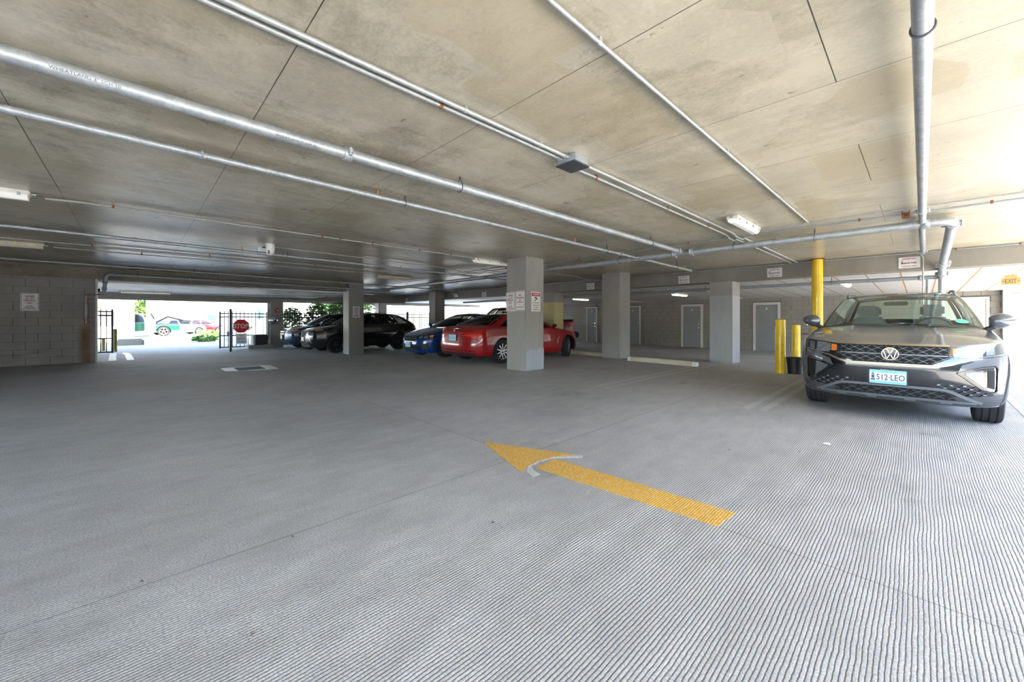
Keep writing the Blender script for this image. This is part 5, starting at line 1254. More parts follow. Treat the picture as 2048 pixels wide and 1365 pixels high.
# corner air pods, lower cladding, silver guard
V.patch('corner_panel', 'f', [(0.55, 0.70), (0.70, 0.765), (0.84, 0.78)], [(0.52, 0.62), (0.70, 0.47), (0.85, 0.40)], 'paint_grey', 0.008, mirror=True, n=12)
V.patch('air_pod', 'f', [(0.535, 0.625), (0.70, 0.675), (0.80, 0.685)], [(0.535, 0.610), (0.72, 0.44), (0.80, 0.425)], 'gloss_black', 0.014, mirror=True, n=12)
V.patch('pod_blade', 'f', [(0.575, 0.622), (0.70, 0.655)], [(0.575, 0.60), (0.715, 0.465)], 'paint_grey', 0.018, mirror=True, n=8)
V.patch('pod_mouth', 'f', [(0.735, 0.650), (0.785, 0.655)], [(0.735, 0.475), (0.785, 0.455)], 'dark_void', 0.018, mirror=True, n=6)
V.stroke('pod_rim', 'f', [(0.52, 0.615), (0.70, 0.69), (0.80, 0.70), (0.815, 0.66), (0.81, 0.44), (0.79, 0.415), (0.72, 0.43), (0.52, 0.615)], 0.010, 'gloss_black', 0.02, mirror=True, n=40)
V.patch('lower_cladding', 'f', [(-0.90, 0.40), (-0.78, 0.38), (-0.4, 0.35), (0.4, 0.35), (0.78, 0.38), (0.90, 0.40)], [(-0.90, 0.262), (-0.6, 0.248), (0, 0.246), (0.6, 0.248), (0.90, 0.262)], 'cladding', 0.010, n=36, m=5)
V.patch('lower_intake', 'f', [(-0.40, 0.408), (0.40, 0.408)], [(-0.52, 0.315), (0.52, 0.315)], 'dark_void', 0.013, n=24)
lattice(V, 'intake_mesh', lambda y, z: 0.318 < z < 0.405 and abs(y) < 0.40 + (0.408 - z) * 1.25, 0.318, 0.405, 0.11, 0.031, 'mesh_grey', 0.018, w=0.006)
lattice(V, 'textured_mesh', lambda y, z: 0.36 < z < 0.50 and 0.36 < abs(y) < 0.74 and z < 0.52 - (abs(y) - 0.36) * 0.16 and abs(y) > 0.42 + (0.43 - z) * 1.3, 0.36, 0.50, 0.095, 0.030, 'cladding', 0.014, w=0.006, stud='satin_silver')
gd = [(-0.70, 0.292), (-0.60, 0.335), (-0.48, 0.405), (-0.42, 0.425), (-0.30, 0.428), (0, 0.43), (0.30, 0.428), (0.42, 0.425), (0.48, 0.405), (0.60, 0.335), (0.70, 0.292)]
V.stroke('silver_guard', 'f', V._res(gd, 46), 0.030, 'satin_silver', 0.024, back=0.03)
V.stroke('guard_lip', 'f', [(-0.66, 0.292), (-0.3, 0.30), (0, 0.302), (0.3, 0.30), (0.66, 0.292)], 0.026, 'satin_silver', 0.024, n=36, back=0.03)
for yy in (-0.44, -0.16, 0.16, 0.44): V.patch('guard_tooth', 'f', [(yy - 0.055, 0.296), (yy + 0.055, 0.296)], [(yy - 0.04, 0.268), (yy + 0.04, 0.268)], 'satin_silver', 0.022, n=6, m=2)
pl = V.plate('f', -0.02, 0.525, text='', extra=())
tx = MB(); xp = V.fx(-0.02, 0.525) + 0.028
put_text(tx, '512\u00b7LEO', (xp, 0.004, 0.522), (0, 1, 0), (0, 0, 1), 0.068, 0.235, 0.001, bold=0.0012); put_text(tx, 'CONNECTICUT', (xp, -0.02, 0.585), (0, 1, 0), (0, 0, 1), 0.016, 0.15, 0.001); put_text(tx, 'PRESERVE THE SOUND', (xp, -0.01, 0.465), (0, 1, 0), (0, 0, 1), 0.011, 0.17, 0.001)
tx.build('plate_lettering', 'plate_navy', pl, local=True)
lh = MB()
for (a0, a1, b0, b1, wv) in ((-0.165, -0.125, 0.482, 0.50, 0), (-0.158, -0.132, 0.505, 0.545, 0), (-0.163, -0.127, 0.55, 0.556, 0), (-0.152, -0.138, 0.556, 0.57, 0)): lh.box(xp, xp + 0.0008, a0, a1, b0, b1)
lh.build('plate_lighthouse', 'plate_navy', pl, local=True)
MB().box(xp - 0.0005, xp + 0.0004, -0.175, 0.13, 0.478, 0.57).build('plate_field', 'sign_white', pl, local=True)
ft = MB(); put_text(ft, 'MYSTIC, CT', (xp + 0.0035, -0.02, 0.607), (0, 1, 0), (0, 0, 1), 0.009, 0.12, 0.001); ft.build('frame_lettering', 'sign_white', pl, local=True)
V.arch_trim('cladding', 0.07); V.doors([0.75, -0.22, -1.15]); V.mirrors(0.88, 1.165, 'paint_grey', 0.215, 0.21)
V.stroke('hood_seam', 'l', [(1.90, 0.88), (1.6, 0.93), (1.2, 0.99), (0.95, 1.02)], 0.008, 'dark_void', 0.002, mirror=True, n=12)
for sg in (-1, 1):
    m = MB(); m.tube([Vector(V.RF(a, sg * 0.93)) + Vector((0, 0, 0.045 if 0.08 < a < 0.92 else 0.005)) for a in np.linspace(0.03, 0.97, 16)], 0.016, 8); m.build('roof_rail', 'satin_silver', R0, local=True, smooth=50)
# dashboard, steering wheel, mirror pod, sticker
m = MB(); m.grid(lambda u, v: (1.05 - 0.30 * v, -0.72 + 1.44 * u, 1.045 + 0.05 * math.sin(PI * v) + 0.02 * (abs(u - 0.72) < 0.13)), 24, 6); m.build('dashboard', 'cabin_dark', R0, local=True, smooth=40)
m = MB(); m.tube([(0.62 + 0.07 * math.sin(a), 0.37 + 0.185 * math.cos(a), 1.04 + 0.175 * math.sin(a)) for a in np.linspace(0, 2 * PI, 28)], 0.014, 8); m.tube([(0.62, 0.20, 1.04), (0.60, 0.37, 1.03), (0.62, 0.54, 1.04)], 0.02, 8); m.build('steering_wheel', 'cabin_dark', R0, local=True, smooth=50)
m = MB(); m.box(0.36, 0.42, -0.14, 0.12, 1.395, 1.455); m.build('rear_view_mirror', 'black_plastic', R0, local=True, bevel=0.012)
m = MB(); m.grid(lambda u, v: Vector(V.WS(-0.16 + 0.32 * u, 0.80 + 0.16 * v)) - Vector((0.02, 0, 0.01)), 4, 3); m.build('sensor_pod', 'black_plastic', R0, local=True)
m = MB(); m.add([tuple(Vector(V.WS(0.79 + 0.075 * math.cos(a), 0.15 + 0.055 * math.sin(a))) + Vector((0.004, 0, 0.003))) for a in np.linspace(0, 2 * PI, 20)[:-1]], [tuple(range(19))]); m.build('windshield_sticker', 'sticker_green', R0, local=True)

# ---- red coupe, tail towards the aisle
P = dict(SEDAN, L=4.64, W=1.83, wb=2.81, fo=0.80, paint='paint_red', top=[(0, 0.70), (0.3, 0.76), (1.4, 0.93), (1.8, 0.94), (3.6, 0.99), (4.0, 0.985), (4.55, 0.955), (4.64, 0.93)],
         crown=0.035, cowl=1.45, hdr=2.15, rhdr=3.25, rbase=4.02, roof=[(2.1, 1.33), (2.6, 1.375), (3.25, 1.335)], yb=0.79, ybr=0.74, yr=0.575, yrr=0.54, rc=0.05, bow=0.15,
         steer=0.5, rim=('alloy', 10, 0.035), sidecut=[0, 0.06, 0.52, 0.55, 0.84, 1.0])
B4 = Car('coupe', 'bright red coupe with its tail to the aisle beside the signed column', (-8.62, 8.40, 0), PI / 2, P)
for sgn in (1,):
    B4.patch('tail_light', 'r', [(0.36, 0.815), (0.60, 0.835), (0.80, 0.82), (0.885, 0.79)], [(0.36, 0.735), (0.60, 0.70), (0.80, 0.69), (0.89, 0.73)], 'tail_red', 0.006, mirror=True, n=16)
    B4.stroke('lamp_bar', 'r', [(0.40, 0.765), (0.62, 0.77), (0.80, 0.75), (0.86, 0.775)], 0.010, 'amber', 0.012, mirror=True, n=16)
    B4.stroke('tail_lamp_trim', 'r', [(0.36, 0.728), (0.55, 0.70), (0.80, 0.682)], 0.010, 'dark_void', 0.008, mirror=True, n=10)
    B4.stroke('reflector', 'r', [(0.42, 0.40), (0.68, 0.405)], 0.024, 'tail_red', 0.008, mirror=True, n=8)
B4.patch('plate_recess', 'r', [(-0.30, 0.80), (0.30, 0.80)], [(-0.28, 0.60), (0.28, 0.60)], 'paint_maroon', 0.002, n=10)
B4.stroke('bumper_seam', 'r', [(-0.86, 0.60), (-0.5, 0.575), (0, 0.57), (0.5, 0.575), (0.86, 0.60)], 0.007, 'dark_void', 0.002, n=24)
B4.stroke('bumper_groove', 'r', [(-0.75, 0.375), (0.75, 0.375)], 0.02, 'dark_void', 0.003, n=24)
B4.patch('rear_valance', 'r', [(-0.80, 0.31), (0.80, 0.31)], [(-0.74, 0.25), (0.74, 0.25)], 'black_plastic', 0.005, n=20)
B4.plate('r', 0.0, 0.70, text='AB\u00b748201', extra=[('CONNECTICUT', 0, 0.058, 0.014, 0.16)])
m = MB(); m.lathe([(0, 0), (0.042, 0), (0.042, -0.01), (0, -0.012)], (B4.rx(0, 0.885) - 0.004, 0, 0.885), 'x', 24); bb = m.build('badge', 'sign_navy', B4.root, local=True)
m = MB(); m.lathe([(0, -0.011), (0.022, -0.0115), (0.022, -0.013), (0, -0.0135)], (B4.rx(0, 0.885) - 0.004, 0, 0.885), 'x', 20); m.build('badge_center', 'sign_white', bb, local=True)
B4.doors([0.85, -0.62]); B4.mirrors(0.80, 0.98, 'paint_red', 0.17, 0.13)
B4.stroke('side_vent', 'R', [(1.02, 0.66), (0.97, 0.57), (0.96, 0.45)], 0.03, 'chrome', 0.008, n=8)
B4.stroke('side_vent', 'l', [(1.02, 0.66), (0.97, 0.57), (0.96, 0.45)], 0.03, 'chrome', 0.008, n=8)
B4.patch('headlight', 'f', [(0.42, 0.70), (0.82, 0.74)], [(0.42, 0.60), (0.85, 0.64)], 'lamp_inner', 0.006, mirror=True)
B4.patch('grille', 'f', [(0.02, 0.68), (0.30, 0.68)], [(0.03, 0.50), (0.26, 0.50)], 'dark_void', 0.006, mirror=True)

# ---- blue sedan, nose towards the aisle
P = dict(SEDAN, L=4.62, W=1.78, wb=2.67, fo=0.90, paint='paint_blue', rw=0.32, top=[(0, 0.72), (0.3, 0.79), (1.25, 0.97), (1.6, 0.97), (3.6, 1.01), (4.1, 1.03), (4.62, 1.0)],
         crown=0.04, cowl=1.25, hdr=2.15, rhdr=3.25, rbase=4.0, roof=[(2.1, 1.42), (2.6, 1.46), (3.25, 1.42)], yb=0.77, ybr=0.72, yr=0.58, yrr=0.55, bow=0.18, rim=('dark_alloy', 10, 0.035))
S5 = Car('sedan', 'blue sedan parked nose out behind the red coupe tail', (-11.35, 8.62, zf(-11.35, 8.6)), -PI / 2, P)
S5.patch('headlight', 'f', [(0.40, 0.715), (0.60, 0.745), (0.82, 0.765)], [(0.42, 0.64), (0.60, 0.615), (0.84, 0.66)], 'gloss_black', 0.006, mirror=True, n=16)
S5.patch('lamp_reflector', 'f', [(0.48, 0.71), (0.60, 0.725)], [(0.48, 0.645), (0.60, 0.635)], 'lamp_inner', 0.012, mirror=True, n=8)
S5.patch('lamp_projector', 'f', [(0.64, 0.73), (0.73, 0.74)], [(0.64, 0.645), (0.73, 0.65)], 'lamp_inner', 0.012, mirror=True, n=8)
S5.patch('turn_signal', 'f', [(0.76, 0.745), (0.82, 0.755)], [(0.76, 0.68), (0.82, 0.685)], 'amber', 0.012, mirror=True, n=5)
S5.patch('grille', 'f', [(-0.38, 0.68), (-0.3, 0.695), (0.3, 0.695), (0.38, 0.68)], [(-0.30, 0.545), (0.30, 0.545)], 'dark_void', 0.006, n=18)
S5.stroke('grille_wing', 'f', [(-0.37, 0.655), (-0.1, 0.625), (0.1, 0.625), (0.37, 0.655)], 0.016, 'chrome', 0.014, n=20)
S5.stroke('badge', 'f', [(-0.06, 0.63), (0.06, 0.63)], 0.055, 'chrome', 0.018, n=6)
S5.patch('lower_intake', 'f', [(-0.62, 0.40), (0.62, 0.40)], [(-0.50, 0.27), (0.50, 0.27)], 'dark_void', 0.006, n=20)
S5.patch('fog_pod', 'f', [(0.58, 0.47), (0.76, 0.49)], [(0.60, 0.30), (0.76, 0.33)], 'black_plastic', 0.008, mirror=True)
S5.plate('f', 0.0, 0.44, text='AN\u00b748201'); S5.doors([0.85, -0.15, -1.05]); S5.mirrors(0.95, 1.05, 'paint_blue', 0.17, 0.14)
S5.patch('tail_light', 'r', [(0.50, 0.88), (0.84, 0.88)], [(0.50, 0.76), (0.85, 0.76)], 'tail_red', 0.006, mirror=True)

# ---- black SUV
P = dict(SUV, L=4.89, W=1.90, wb=2.79, fo=1.0, paint='paint_black', af=0.95, top=[(0, 0.92), (0.25, 0.98), (1.3, 1.13), (1.7, 1.12), (3.8, 1.18), (4.5, 1.20), (4.89, 1.05)], cowl=1.35, hdr=2.2, rhdr=4.0, rbase=4.72,
         roof=[(2.1, 1.62), (2.7, 1.69), (3.4, 1.68), (4.0, 1.60)], yb=0.83, ybr=0.76, yr=0.62, yrr=0.56, bow=0.2, rim=('dark_alloy', 10, 0.03), rw=0.375, ra=0.43, sidecut=[0, 0.05, 0.36, 0.40, 0.70, 0.74, 0.88, 1.0], panes=[(1, 1), (3, 1), (5, 1)], moulding='chrome')
LX = Car('suv', 'glossy black SUV parked nose out behind the signed concrete column', (-17.5, 7.40, zf(-17.5, 7.3)), -PI / 2, P)
LX.patch('spindle_grille', 'f', [(-0.36, 0.92), (0.36, 0.92)], [(-0.20, 0.62), (0.20, 0.62)], 'dark_void', 0.006, n=12)
LX.patch('spindle_grille', 'f', [(-0.20, 0.62), (0.20, 0.62)], [(-0.52, 0.32), (0.52, 0.32)], 'dark_void', 0.006, n=12)
LX.stroke('grille_surround', 'f', [(0.38, 0.93), (0.21, 0.62), (0.54, 0.31)], 0.02, 'satin_silver', 0.012, mirror=True, n=16)
LX.patch('headlight', 'f', [(0.40, 0.88), (0.65, 0.94), (0.87, 0.99)], [(0.36, 0.80), (0.60, 0.82), (0.88, 0.90)], 'gloss_black', 0.006, mirror=True, n=14)
LX.patch('turn_signal', 'f', [(0.74, 0.955), (0.87, 0.985)], [(0.74, 0.905), (0.87, 0.935)], 'amber', 0.012, mirror=True, n=6)
LX.patch('fog_recess', 'f', [(0.50, 0.66), (0.84, 0.72)], [(0.60, 0.40), (0.84, 0.42)], 'gloss_black', 0.008, mirror=True)
LX.stroke('fog_blade', 'f', [(0.52, 0.66), (0.66, 0.42)], 0.02, 'chrome', 0.014, mirror=True, n=8)
LX.stroke('bumper_lip', 'f', [(-0.5, 0.30), (0.5, 0.30)], 0.05, 'satin_silver', 0.014, n=24)
LX.plate('f', 0.0, 0.58, mat='sign_white'); LX.arch_trim('gloss_black', 0.05); LX.doors([0.75, -0.25, -1.2], True); LX.mirrors(0.85, 1.2, 'paint_black', 0.2, 0.16)
LX.patch('tail_light', 'r', [(0.35, 1.02), (0.90, 1.02)], [(0.35, 0.92), (0.90, 0.93)], 'tail_red', 0.006, mirror=True)
LX.patch('tail_light_wrap', 'l', [(-2.28, 1.02), (-2.0, 0.99)], [(-2.28, 0.95), (-2.0, 0.975)], 'tail_red', 0.008, mirror=True, n=6)

# ---- dark blue SUV
P = dict(SUV, L=4.6, W=1.85, wb=2.66, fo=0.93, paint='paint_navy', top=[(0, 0.88), (0.3, 0.96), (1.2, 1.10), (1.6, 1.08), (3.8, 1.12), (4.6, 1.10)], cowl=1.25, hdr=2.1, rhdr=3.9, rbase=4.4, roof=[(2.0, 1.62), (2.6, 1.69), (3.9, 1.64)], yb=0.80, ybr=0.78, yr=0.63, yrr=0.60, bow=0.2)
RV = Car('suv', 'dark blue SUV parked nose out nearest the exit fence', (-20.3, 7.15, zf(-20.3, 7)), -PI / 2, P)
RV.patch('headlight', 'f', [(0.42, 0.87), (0.65, 0.90), (0.87, 0.93)], [(0.44, 0.74), (0.62, 0.72), (0.88, 0.80)], 'dark_alloy', 0.006, mirror=True, n=14)
RV.patch('turn_signal', 'f', [(0.72, 0.905), (0.87, 0.925)], [(0.72, 0.84), (0.87, 0.86)], 'amber', 0.012, mirror=True, n=6)
RV.patch('grille', 'f', [(-0.40, 0.86), (0.40, 0.86)], [(-0.36, 0.68), (0.36, 0.68)], 'dark_void', 0.006, n=14)
for z in (0.82, 0.72): RV.stroke('grille_bar', 'f', [(-0.39, z), (0.39, z)], 0.03, 'chrome', 0.012, n=16)
RV.patch('lower_intake', 'f', [(-0.55, 0.44), (0.55, 0.44)], [(-0.5, 0.34), (0.5, 0.34)], 'dark_void', 0.006, n=16)
RV.plate('f', 0.0, 0.58, mat='sign_white'); RV.arch_trim('cladding', 0.06); RV.doors([0.75, -0.2, -1.1]); RV.mirrors(0.85, 1.15, 'paint_navy', 0.2, 0.16)

# ---- dark sedan far behind the shaded column
P = dict(SEDAN, L=4.7, W=1.82, wb=2.75, fo=0.9, paint='paint_black', top=[(0, 0.72), (0.3, 0.80), (1.3, 0.98), (3.6, 1.02), (4.7, 1.0)], cowl=1.3, hdr=2.15, rhdr=3.3, rbase=4.05, roof=[(2.1, 1.40), (2.6, 1.45), (3.3, 1.40)], yb=0.77, yr=0.58, yrr=0.55)
DS = Car('sedan', 'dark sedan half hidden behind the shaded column in the far row', (-20.3, 14.4, zf(-20.3, 14.4)), -PI / 2, P)
DS.patch('headlight', 'f', [(0.45, 0.72), (0.84, 0.76)], [(0.45, 0.62), (0.85, 0.66)], 'lamp_inner', 0.006, mirror=True)
DS.patch('grille', 'f', [(-0.35, 0.68), (0.35, 0.68)], [(-0.3, 0.5), (0.3, 0.5)], 'dark_void', 0.006); DS.mirrors(0.9, 1.05, 'paint_black', 0.17, 0.14); DS.doors([0.85, -0.2, -1.1])

# ---- red pickup across the rear bay
P = dict(SUV, L=6.2, W=2.02, wb=3.95, fo=0.95, paint='paint_maroon', top=[(0, 1.05), (0.3, 1.12), (1.5, 1.20), (4.2, 1.26), (4.3, 1.30), (6.2, 1.30)], side=[(0.3, 0.95), (0.5, 1.0), (0.9, 1.0), (1.2, 0.97), (1.35, 0.95)], sill=0.45, zfb=0.40, zrb=0.62, cowl=1.6, hdr=2.3, rhdr=3.95, rbase=4.25,
         roof=[(2.2, 1.90), (2.8, 1.95), (3.95, 1.92)], yb=0.92, ybr=0.90, yr=0.72, yrr=0.72, rw=0.40, ra=0.48, nose=[(0.3, 0.06), (0.5, 0.0), (1.2, 0.03)], tail=[(0.5, 0.0), (1.3, 0.02)], ar=0.18, nr=6, sidecut=[0, 0.05, 0.45, 0.5, 0.93, 1.0], crown=0.03)
PK = Car('pickup_truck', 'dark red pickup truck standing at an angle in the rear bay beyond the coupe', (-14.15, 13.55, zf(-14.1, 13.5)), math.radians(217), P, cat='truck')
PK.patch('tail_light', 'r', [(0.80, 1.20), (0.985, 1.20)], [(0.80, 0.80), (0.985, 0.80)], 'tail_red', 0.01, mirror=True)
PK.patch('tail_light_wrap', 'l', [(-3.06, 1.20), (-2.90, 1.20)], [(-3.06, 0.80), (-2.90, 0.80)], 'tail_red', 0.012, mirror=True, n=6)
PK.patch('reverse_light', 'l', [(-3.04, 1.03), (-2.93, 1.03)], [(-3.04, 0.92), (-2.93, 0.92)], 'lamp_inner', 0.018, mirror=True, n=4)
MB().box(-3.32, -3.05, -0.95, 0.95, 0.50, 0.74).build('rear_bumper', 'black_plastic', PK.root, local=True, bevel=0.04)
for sg in (-1, 1): MB().box(-3.05, -1.25, min(sg * 0.88, sg * 0.97), max(sg * 0.88, sg * 0.97), 1.30, 1.345).build('bed_rail', 'black_plastic', PK.root, local=True, bevel=0.008)
for ax in (PK.axr, PK.axf): PK.stroke('arch_chrome', 'l', [(ax + 0.5 * math.cos(a), 0.40 + 0.5 * math.sin(a)) for a in np.linspace(0, PI, 20)], 0.03, 'chrome', 0.012, mirror=True)
PK.patch('side_decal', 'l', [(-2.62, 1.10), (-2.25, 1.12)], [(-2.40, 1.00), (-2.36, 1.00)], 'satin_silver', 0.004, mirror=True, n=6); PK.doors([1.4, 0.2, -1.0]); PK.mirrors(1.4, 1.35, 'black_plastic', 0.25, 0.22)
PK.patch('grille', 'f', [(-0.6, 1.02), (0.6, 1.02)], [(-0.6, 0.7), (0.6, 0.7)], 'chrome', 0.006); PK.patch('headlight', 'f', [(0.66, 1.02), (0.93, 1.0)], [(0.66, 0.78), (0.93, 0.8)], 'lamp_inner', 0.008, mirror=True)
# ------------------------------------------------------------------ exit gate, signs and yard beyond
GX = -22.25; GZ = zf(-22.2, 3.0)
def gate_leaf(label, y0, y1, zt, arched=False):
    r = thing('gate_leaf', label, 'gate', (GX, (y0 + y1) / 2, GZ))
    for y in (y0, y1): MB().box(GX - 0.03, GX + 0.03, y - 0.03, y + 0.03, GZ + 0.04, zt + 0.06).build('gate_post', 'black_iron', r)
    for z in (GZ + 0.08, GZ + 0.62, zt - 0.19, zt - 0.03): MB().box(GX - 0.018, GX + 0.018, y0, y1, z - 0.025, z + 0.025).build('rail', 'black_iron', r)
    n = int((y1 - y0) / 0.15)
    for k in range(1, n): 
        y = y0 + (y1 - y0) * k / n; MB().box(GX - 0.009, GX + 0.009, y - 0.014, y + 0.014, GZ + 0.06, zt + 0.09).build('picket', 'black_iron', r)
    return r
gl = gate_leaf('black iron gate leaf behind the stop sign', 2.80, 4.66, 1.47)
gate_leaf('black iron gate leaf half hidden by the left block wall', -2.6, -0.66, 1.52)
XPo = ((0, 1, 0), (0, 0, 1))
# octagonal stop sign and turn sign hung on the leaf
def octo(r): return [(r * math.cos(PI / 8 + k * PI / 4), r * math.sin(PI / 8 + k * PI / 4)) for k in range(8)]
sc_ = Vector((GX + 0.05, 3.60, 0.855))
st = thing('stop_sign', 'red octagonal stop sign fixed to the gate leaf', 'sign', sc_ - Vector((0, 0, 0.32)))
m = MB(); m.prism(on_plane(octo(0.345), sc_, *XPo), (0, 0, 0), (0.004, 0, 0)); m.build('white_edge', 'sign_white', st)
m = MB(); m.prism(on_plane(octo(0.328), sc_, *XPo), (0.004, 0, 0), (0.005, 0, 0)); m.build('red_face', 'stop_red', st)
m = MB(); put_text(m, 'STOP', sc_, *XPo, 0.21, 0.56, 0.0065, bold=0.006); m.build('lettering', 'sign_white', st)
sign('turn_sign', 'white no right turn sign under the stop sign', (GX + 0.05, 3.62, 0.26), *XPo, 0.42, 0.50, [('NO', 0.145, 0.085, 0.15, 'sign_black'), ('RIGHT', 0.0, 0.085, 0.30, 'sign_black'), ('TURN', -0.145, 0.085, 0.30, 'sign_black')])
px0, py0 = -19.9, 2.86
po = thing('steel_post', 'square grey steel post standing inside the exit gate', 'post', (px0, py0, zf(px0, py0)))
MB().box(px0 - 0.04, px0 + 0.04, py0 - 0.04, py0 + 0.04, zf(px0, py0), 1.58).build('shaft', 'dark_steel', po); MB().box(px0 - 0.05, px0 + 0.05, py0 - 0.05, py0 + 0.05, 1.58, 1.61).build('cap', 'dark_steel', po)
kb = MB().box(-22.0, -21.2, 3.72, 4.72, -0.3, -0.02).build('concrete_pad', 'kerb_concrete', origin=(-21.6, 4.2, -0.2), bevel=0.02); tag(kb, 'low concrete pad under the gate operator', 'pad')
op = thing('gate_operator', 'black gate operator box with grey end on the concrete pad', 'gate operator', (-21.6, 4.25, -0.02))
MB().box(-21.85, -21.35, 4.03, 4.52, -0.02, 0.44).build('cover', 'black_plastic', op, bevel=0.03); MB().box(-21.85, -21.35, 3.92, 4.03, -0.02, 0.44).build('side_cover', 'grey_plastic', op, bevel=0.02)
MB().box(-21.86, -21.34, 3.98, 4.50, 0.44, 0.47).build('lid', 'grey_plastic', op, bevel=0.01)
MB().tube([(-21.6, 4.5, 0.33), (-21.9, 4.62, 0.33), (-22.2, 4.62, 0.33)], 0.02, 8).build('drive_arm', 'dark_steel', op)
# mirror and alarm on the exit column
mr = thing('convex_mirror', 'round convex mirror on the exit column', 'mirror', (-21.90, 4.86, 1.12))
m = MB(); mc = Vector((-21.90, 4.86, 1.12)); m.lathe([(0.20, 0.0), (0.19, 0.03), (0.14, 0.06), (0.08, 0.078), (0.0, 0.085)], mc, 'x', 36); m.build('glass', 'mirror_glass', mr, smooth=True)
m = MB(); m.tube([mc + Vector((0.0, 0.205 * math.cos(a), 0.205 * math.sin(a))) for a in np.linspace(0, 2 * PI, 37)], 0.012, 8); m.build('rim', 'grey_plastic', mr, smooth=50)
MB().tube([mc + Vector((-0.1, 0, 0)), mc], 0.02, 8).build('bracket', 'grey_plastic', mr)
al = thing('fire_bell', 'small red fire alarm bell on the exit column above the mirror', 'alarm', (-21.965, 5.03, 1.62))
MB().lathe([(0.10, 0.0), (0.10, 0.03), (0.085, 0.055), (0.0, 0.065)], (-21.968, 5.03, 1.62), 'x', 24).build('gong', 'alarm_red', al, smooth=40); MB().lathe([(0.03, 0.06), (0.03, 0.085), (0, 0.09)], (-21.968, 5.05, 1.61), 'x', 14).build('striker', 'white_plastic', al, smooth=40)

bollard('weathered dull yellow bollard outside the left gate leaf', -23.4, -0.62, 0.95, 0.07, 'dull_yellow')
bollard('short dull yellow bollard beside the gate post outside', -24.4, -1.0, 0.55, 0.06, 'dull_yellow')
GZ0 = -0.32
# perimeter fence behind the parked SUVs
fn = thing('iron_fence', 'black iron picket fence behind the parked SUVs', 'fence', (-23.6, 8.5, GZ0))
y0, y1 = 5.2, 15.0
for k in range(6): y = y0 + (y1 - y0) * k / 5; MB().box(-23.63, -23.57, y - 0.03, y + 0.03, GZ0, 1.68).build('fence_post', 'black_iron', fn)
for z in (GZ0 + 0.15, 1.28, 1.48): MB().box(-23.615, -23.585, y0, y1, z - 0.025, z + 0.025).build('rail', 'black_iron', fn)
pk = None
pk2 = MB().box(-0.012, 0.012, -0.022, 0.022, 0.08, 1.95).mesh('picket', 'black_iron')
for k in range(80):
    y = y0 + 0.06 + (y1 - y0 - 0.12) * k / 79
    if pk is None: pk = MB().box(-0.012, 0.012, -0.014, 0.014, 0.08, 1.95).mesh('picket', 'black_iron')
    o = bpy.data.objects.new('picket', pk if k < 62 else pk2); COL.objects.link(o); o.parent = fn; o.location = (0, y - 8.5, 0)
# foliage: clouds of small leaves on stems
def foliage(mb, c, rad, n, s, rng):
    for _ in range(n):
        while True:
            p = np.array([rng.uniform(-1, 1) for _ in range(3)])
            if 0.25 < (p ** 2).sum() < 1: break
        q = Vector(c) + Vector((p[0] * rad[0], p[1] * rad[1], p[2] * rad[2])); a, b = rng.uniform(0, 6.28), rng.uniform(-1.2, 1.2); ss = s * rng.uniform(0.6, 1.3)
        u = Vector((math.cos(a), math.sin(a), 0)) * ss; v = Vector((-math.sin(a) * math.sin(b), math.cos(a) * math.sin(b), math.cos(b))) * ss * 0.5
        mb.add([q - u, q - v, q + u, q + v], [(0, 1, 2, 3)])
def plant(name, label, c, rad, n, s, cat, trunk=None, mat='leaf_green', group=None, seed=1):
    rng = random.Random(seed); x, y, z = c
    r = thing(name, label, cat, (x, y, GZ0), group=group)
    m = MB(); foliage(m, (x, y, z), rad, n, s, rng); o = m.build('foliage', mat, r); o['kind'] = 'stuff'
    t_ = MB(); zt_ = z + rad[2] * 0.2; tr = trunk or 0.03
    t_.tube([(x, y, GZ0 - 0.02), (x + 0.05, y, (GZ0 + zt_) / 2), (x, y + 0.05, zt_)], [tr, tr * 0.8, tr * 0.4], 8)
    for k in range(4):
        a = k * 1.7; t_.tube([(x, y, GZ0 + (zt_ - GZ0) * 0.5), (x + rad[0] * 0.5 * math.cos(a), y + rad[1] * 0.5 * math.sin(a), zt_)], [tr * 0.5, tr * 0.2], 6)
    t_.build('stem', 'bark', r); return r
for i, (x, y, z, rx_, ry_, rz_, n, lab) in enumerate(((-24.7, 6.4, 0.8, 0.5, 0.62, 1.1, 1700, 'tall leafy shrub behind the iron fence beside the exit column'), (-24.9, 7.75, 1.0, 0.6, 0.66, 1.25, 1700, 'leafy shrub behind the iron fence above the dark blue SUV'), (-25.2, 9.2, 1.1, 0.7, 0.72, 1.35, 1700, 'leafy shrub behind the iron fence next to the far column'))):
    plant('shrub', lab, (x, y, z), (rx_, ry_, rz_), n, 0.085, 'shrub', mat='leaf_green', seed=i + 3)
plant('street_tree', 'pale green tree beyond the fence above the parked SUVs', (-33, 12.6, 3.2), (2.5, 2.6, 2.4), 2200, 0.2, 'tree', 0.12, 'leaf_light', seed=11)
plant('street_tree', 'tree showing between the two white buildings behind the tow truck', (-90, 0.62, 4.5), (3.0, 3.5, 5.0), 2600, 0.45, 'tree', 0.15, 'leaf_light', seed=12)
for i, (x, y, s, lab) in enumerate(((-46, 4.9, 0.5, 'yellow green weeds by the red car in the yard'), (-33, 3.35, 0.42, 'yellow green weeds beside the open gate in the yard'), (-39, 4.3, 0.45, 'weeds in front of the white van in the yard'))):
    plant('weed_clump', lab, (x, y, GZ0 + s * 0.45), (s * 1.5, s * 1.8, s * 0.6), 260, 0.12, 'weeds', 0.02, 'leaf_light', seed=20 + i)
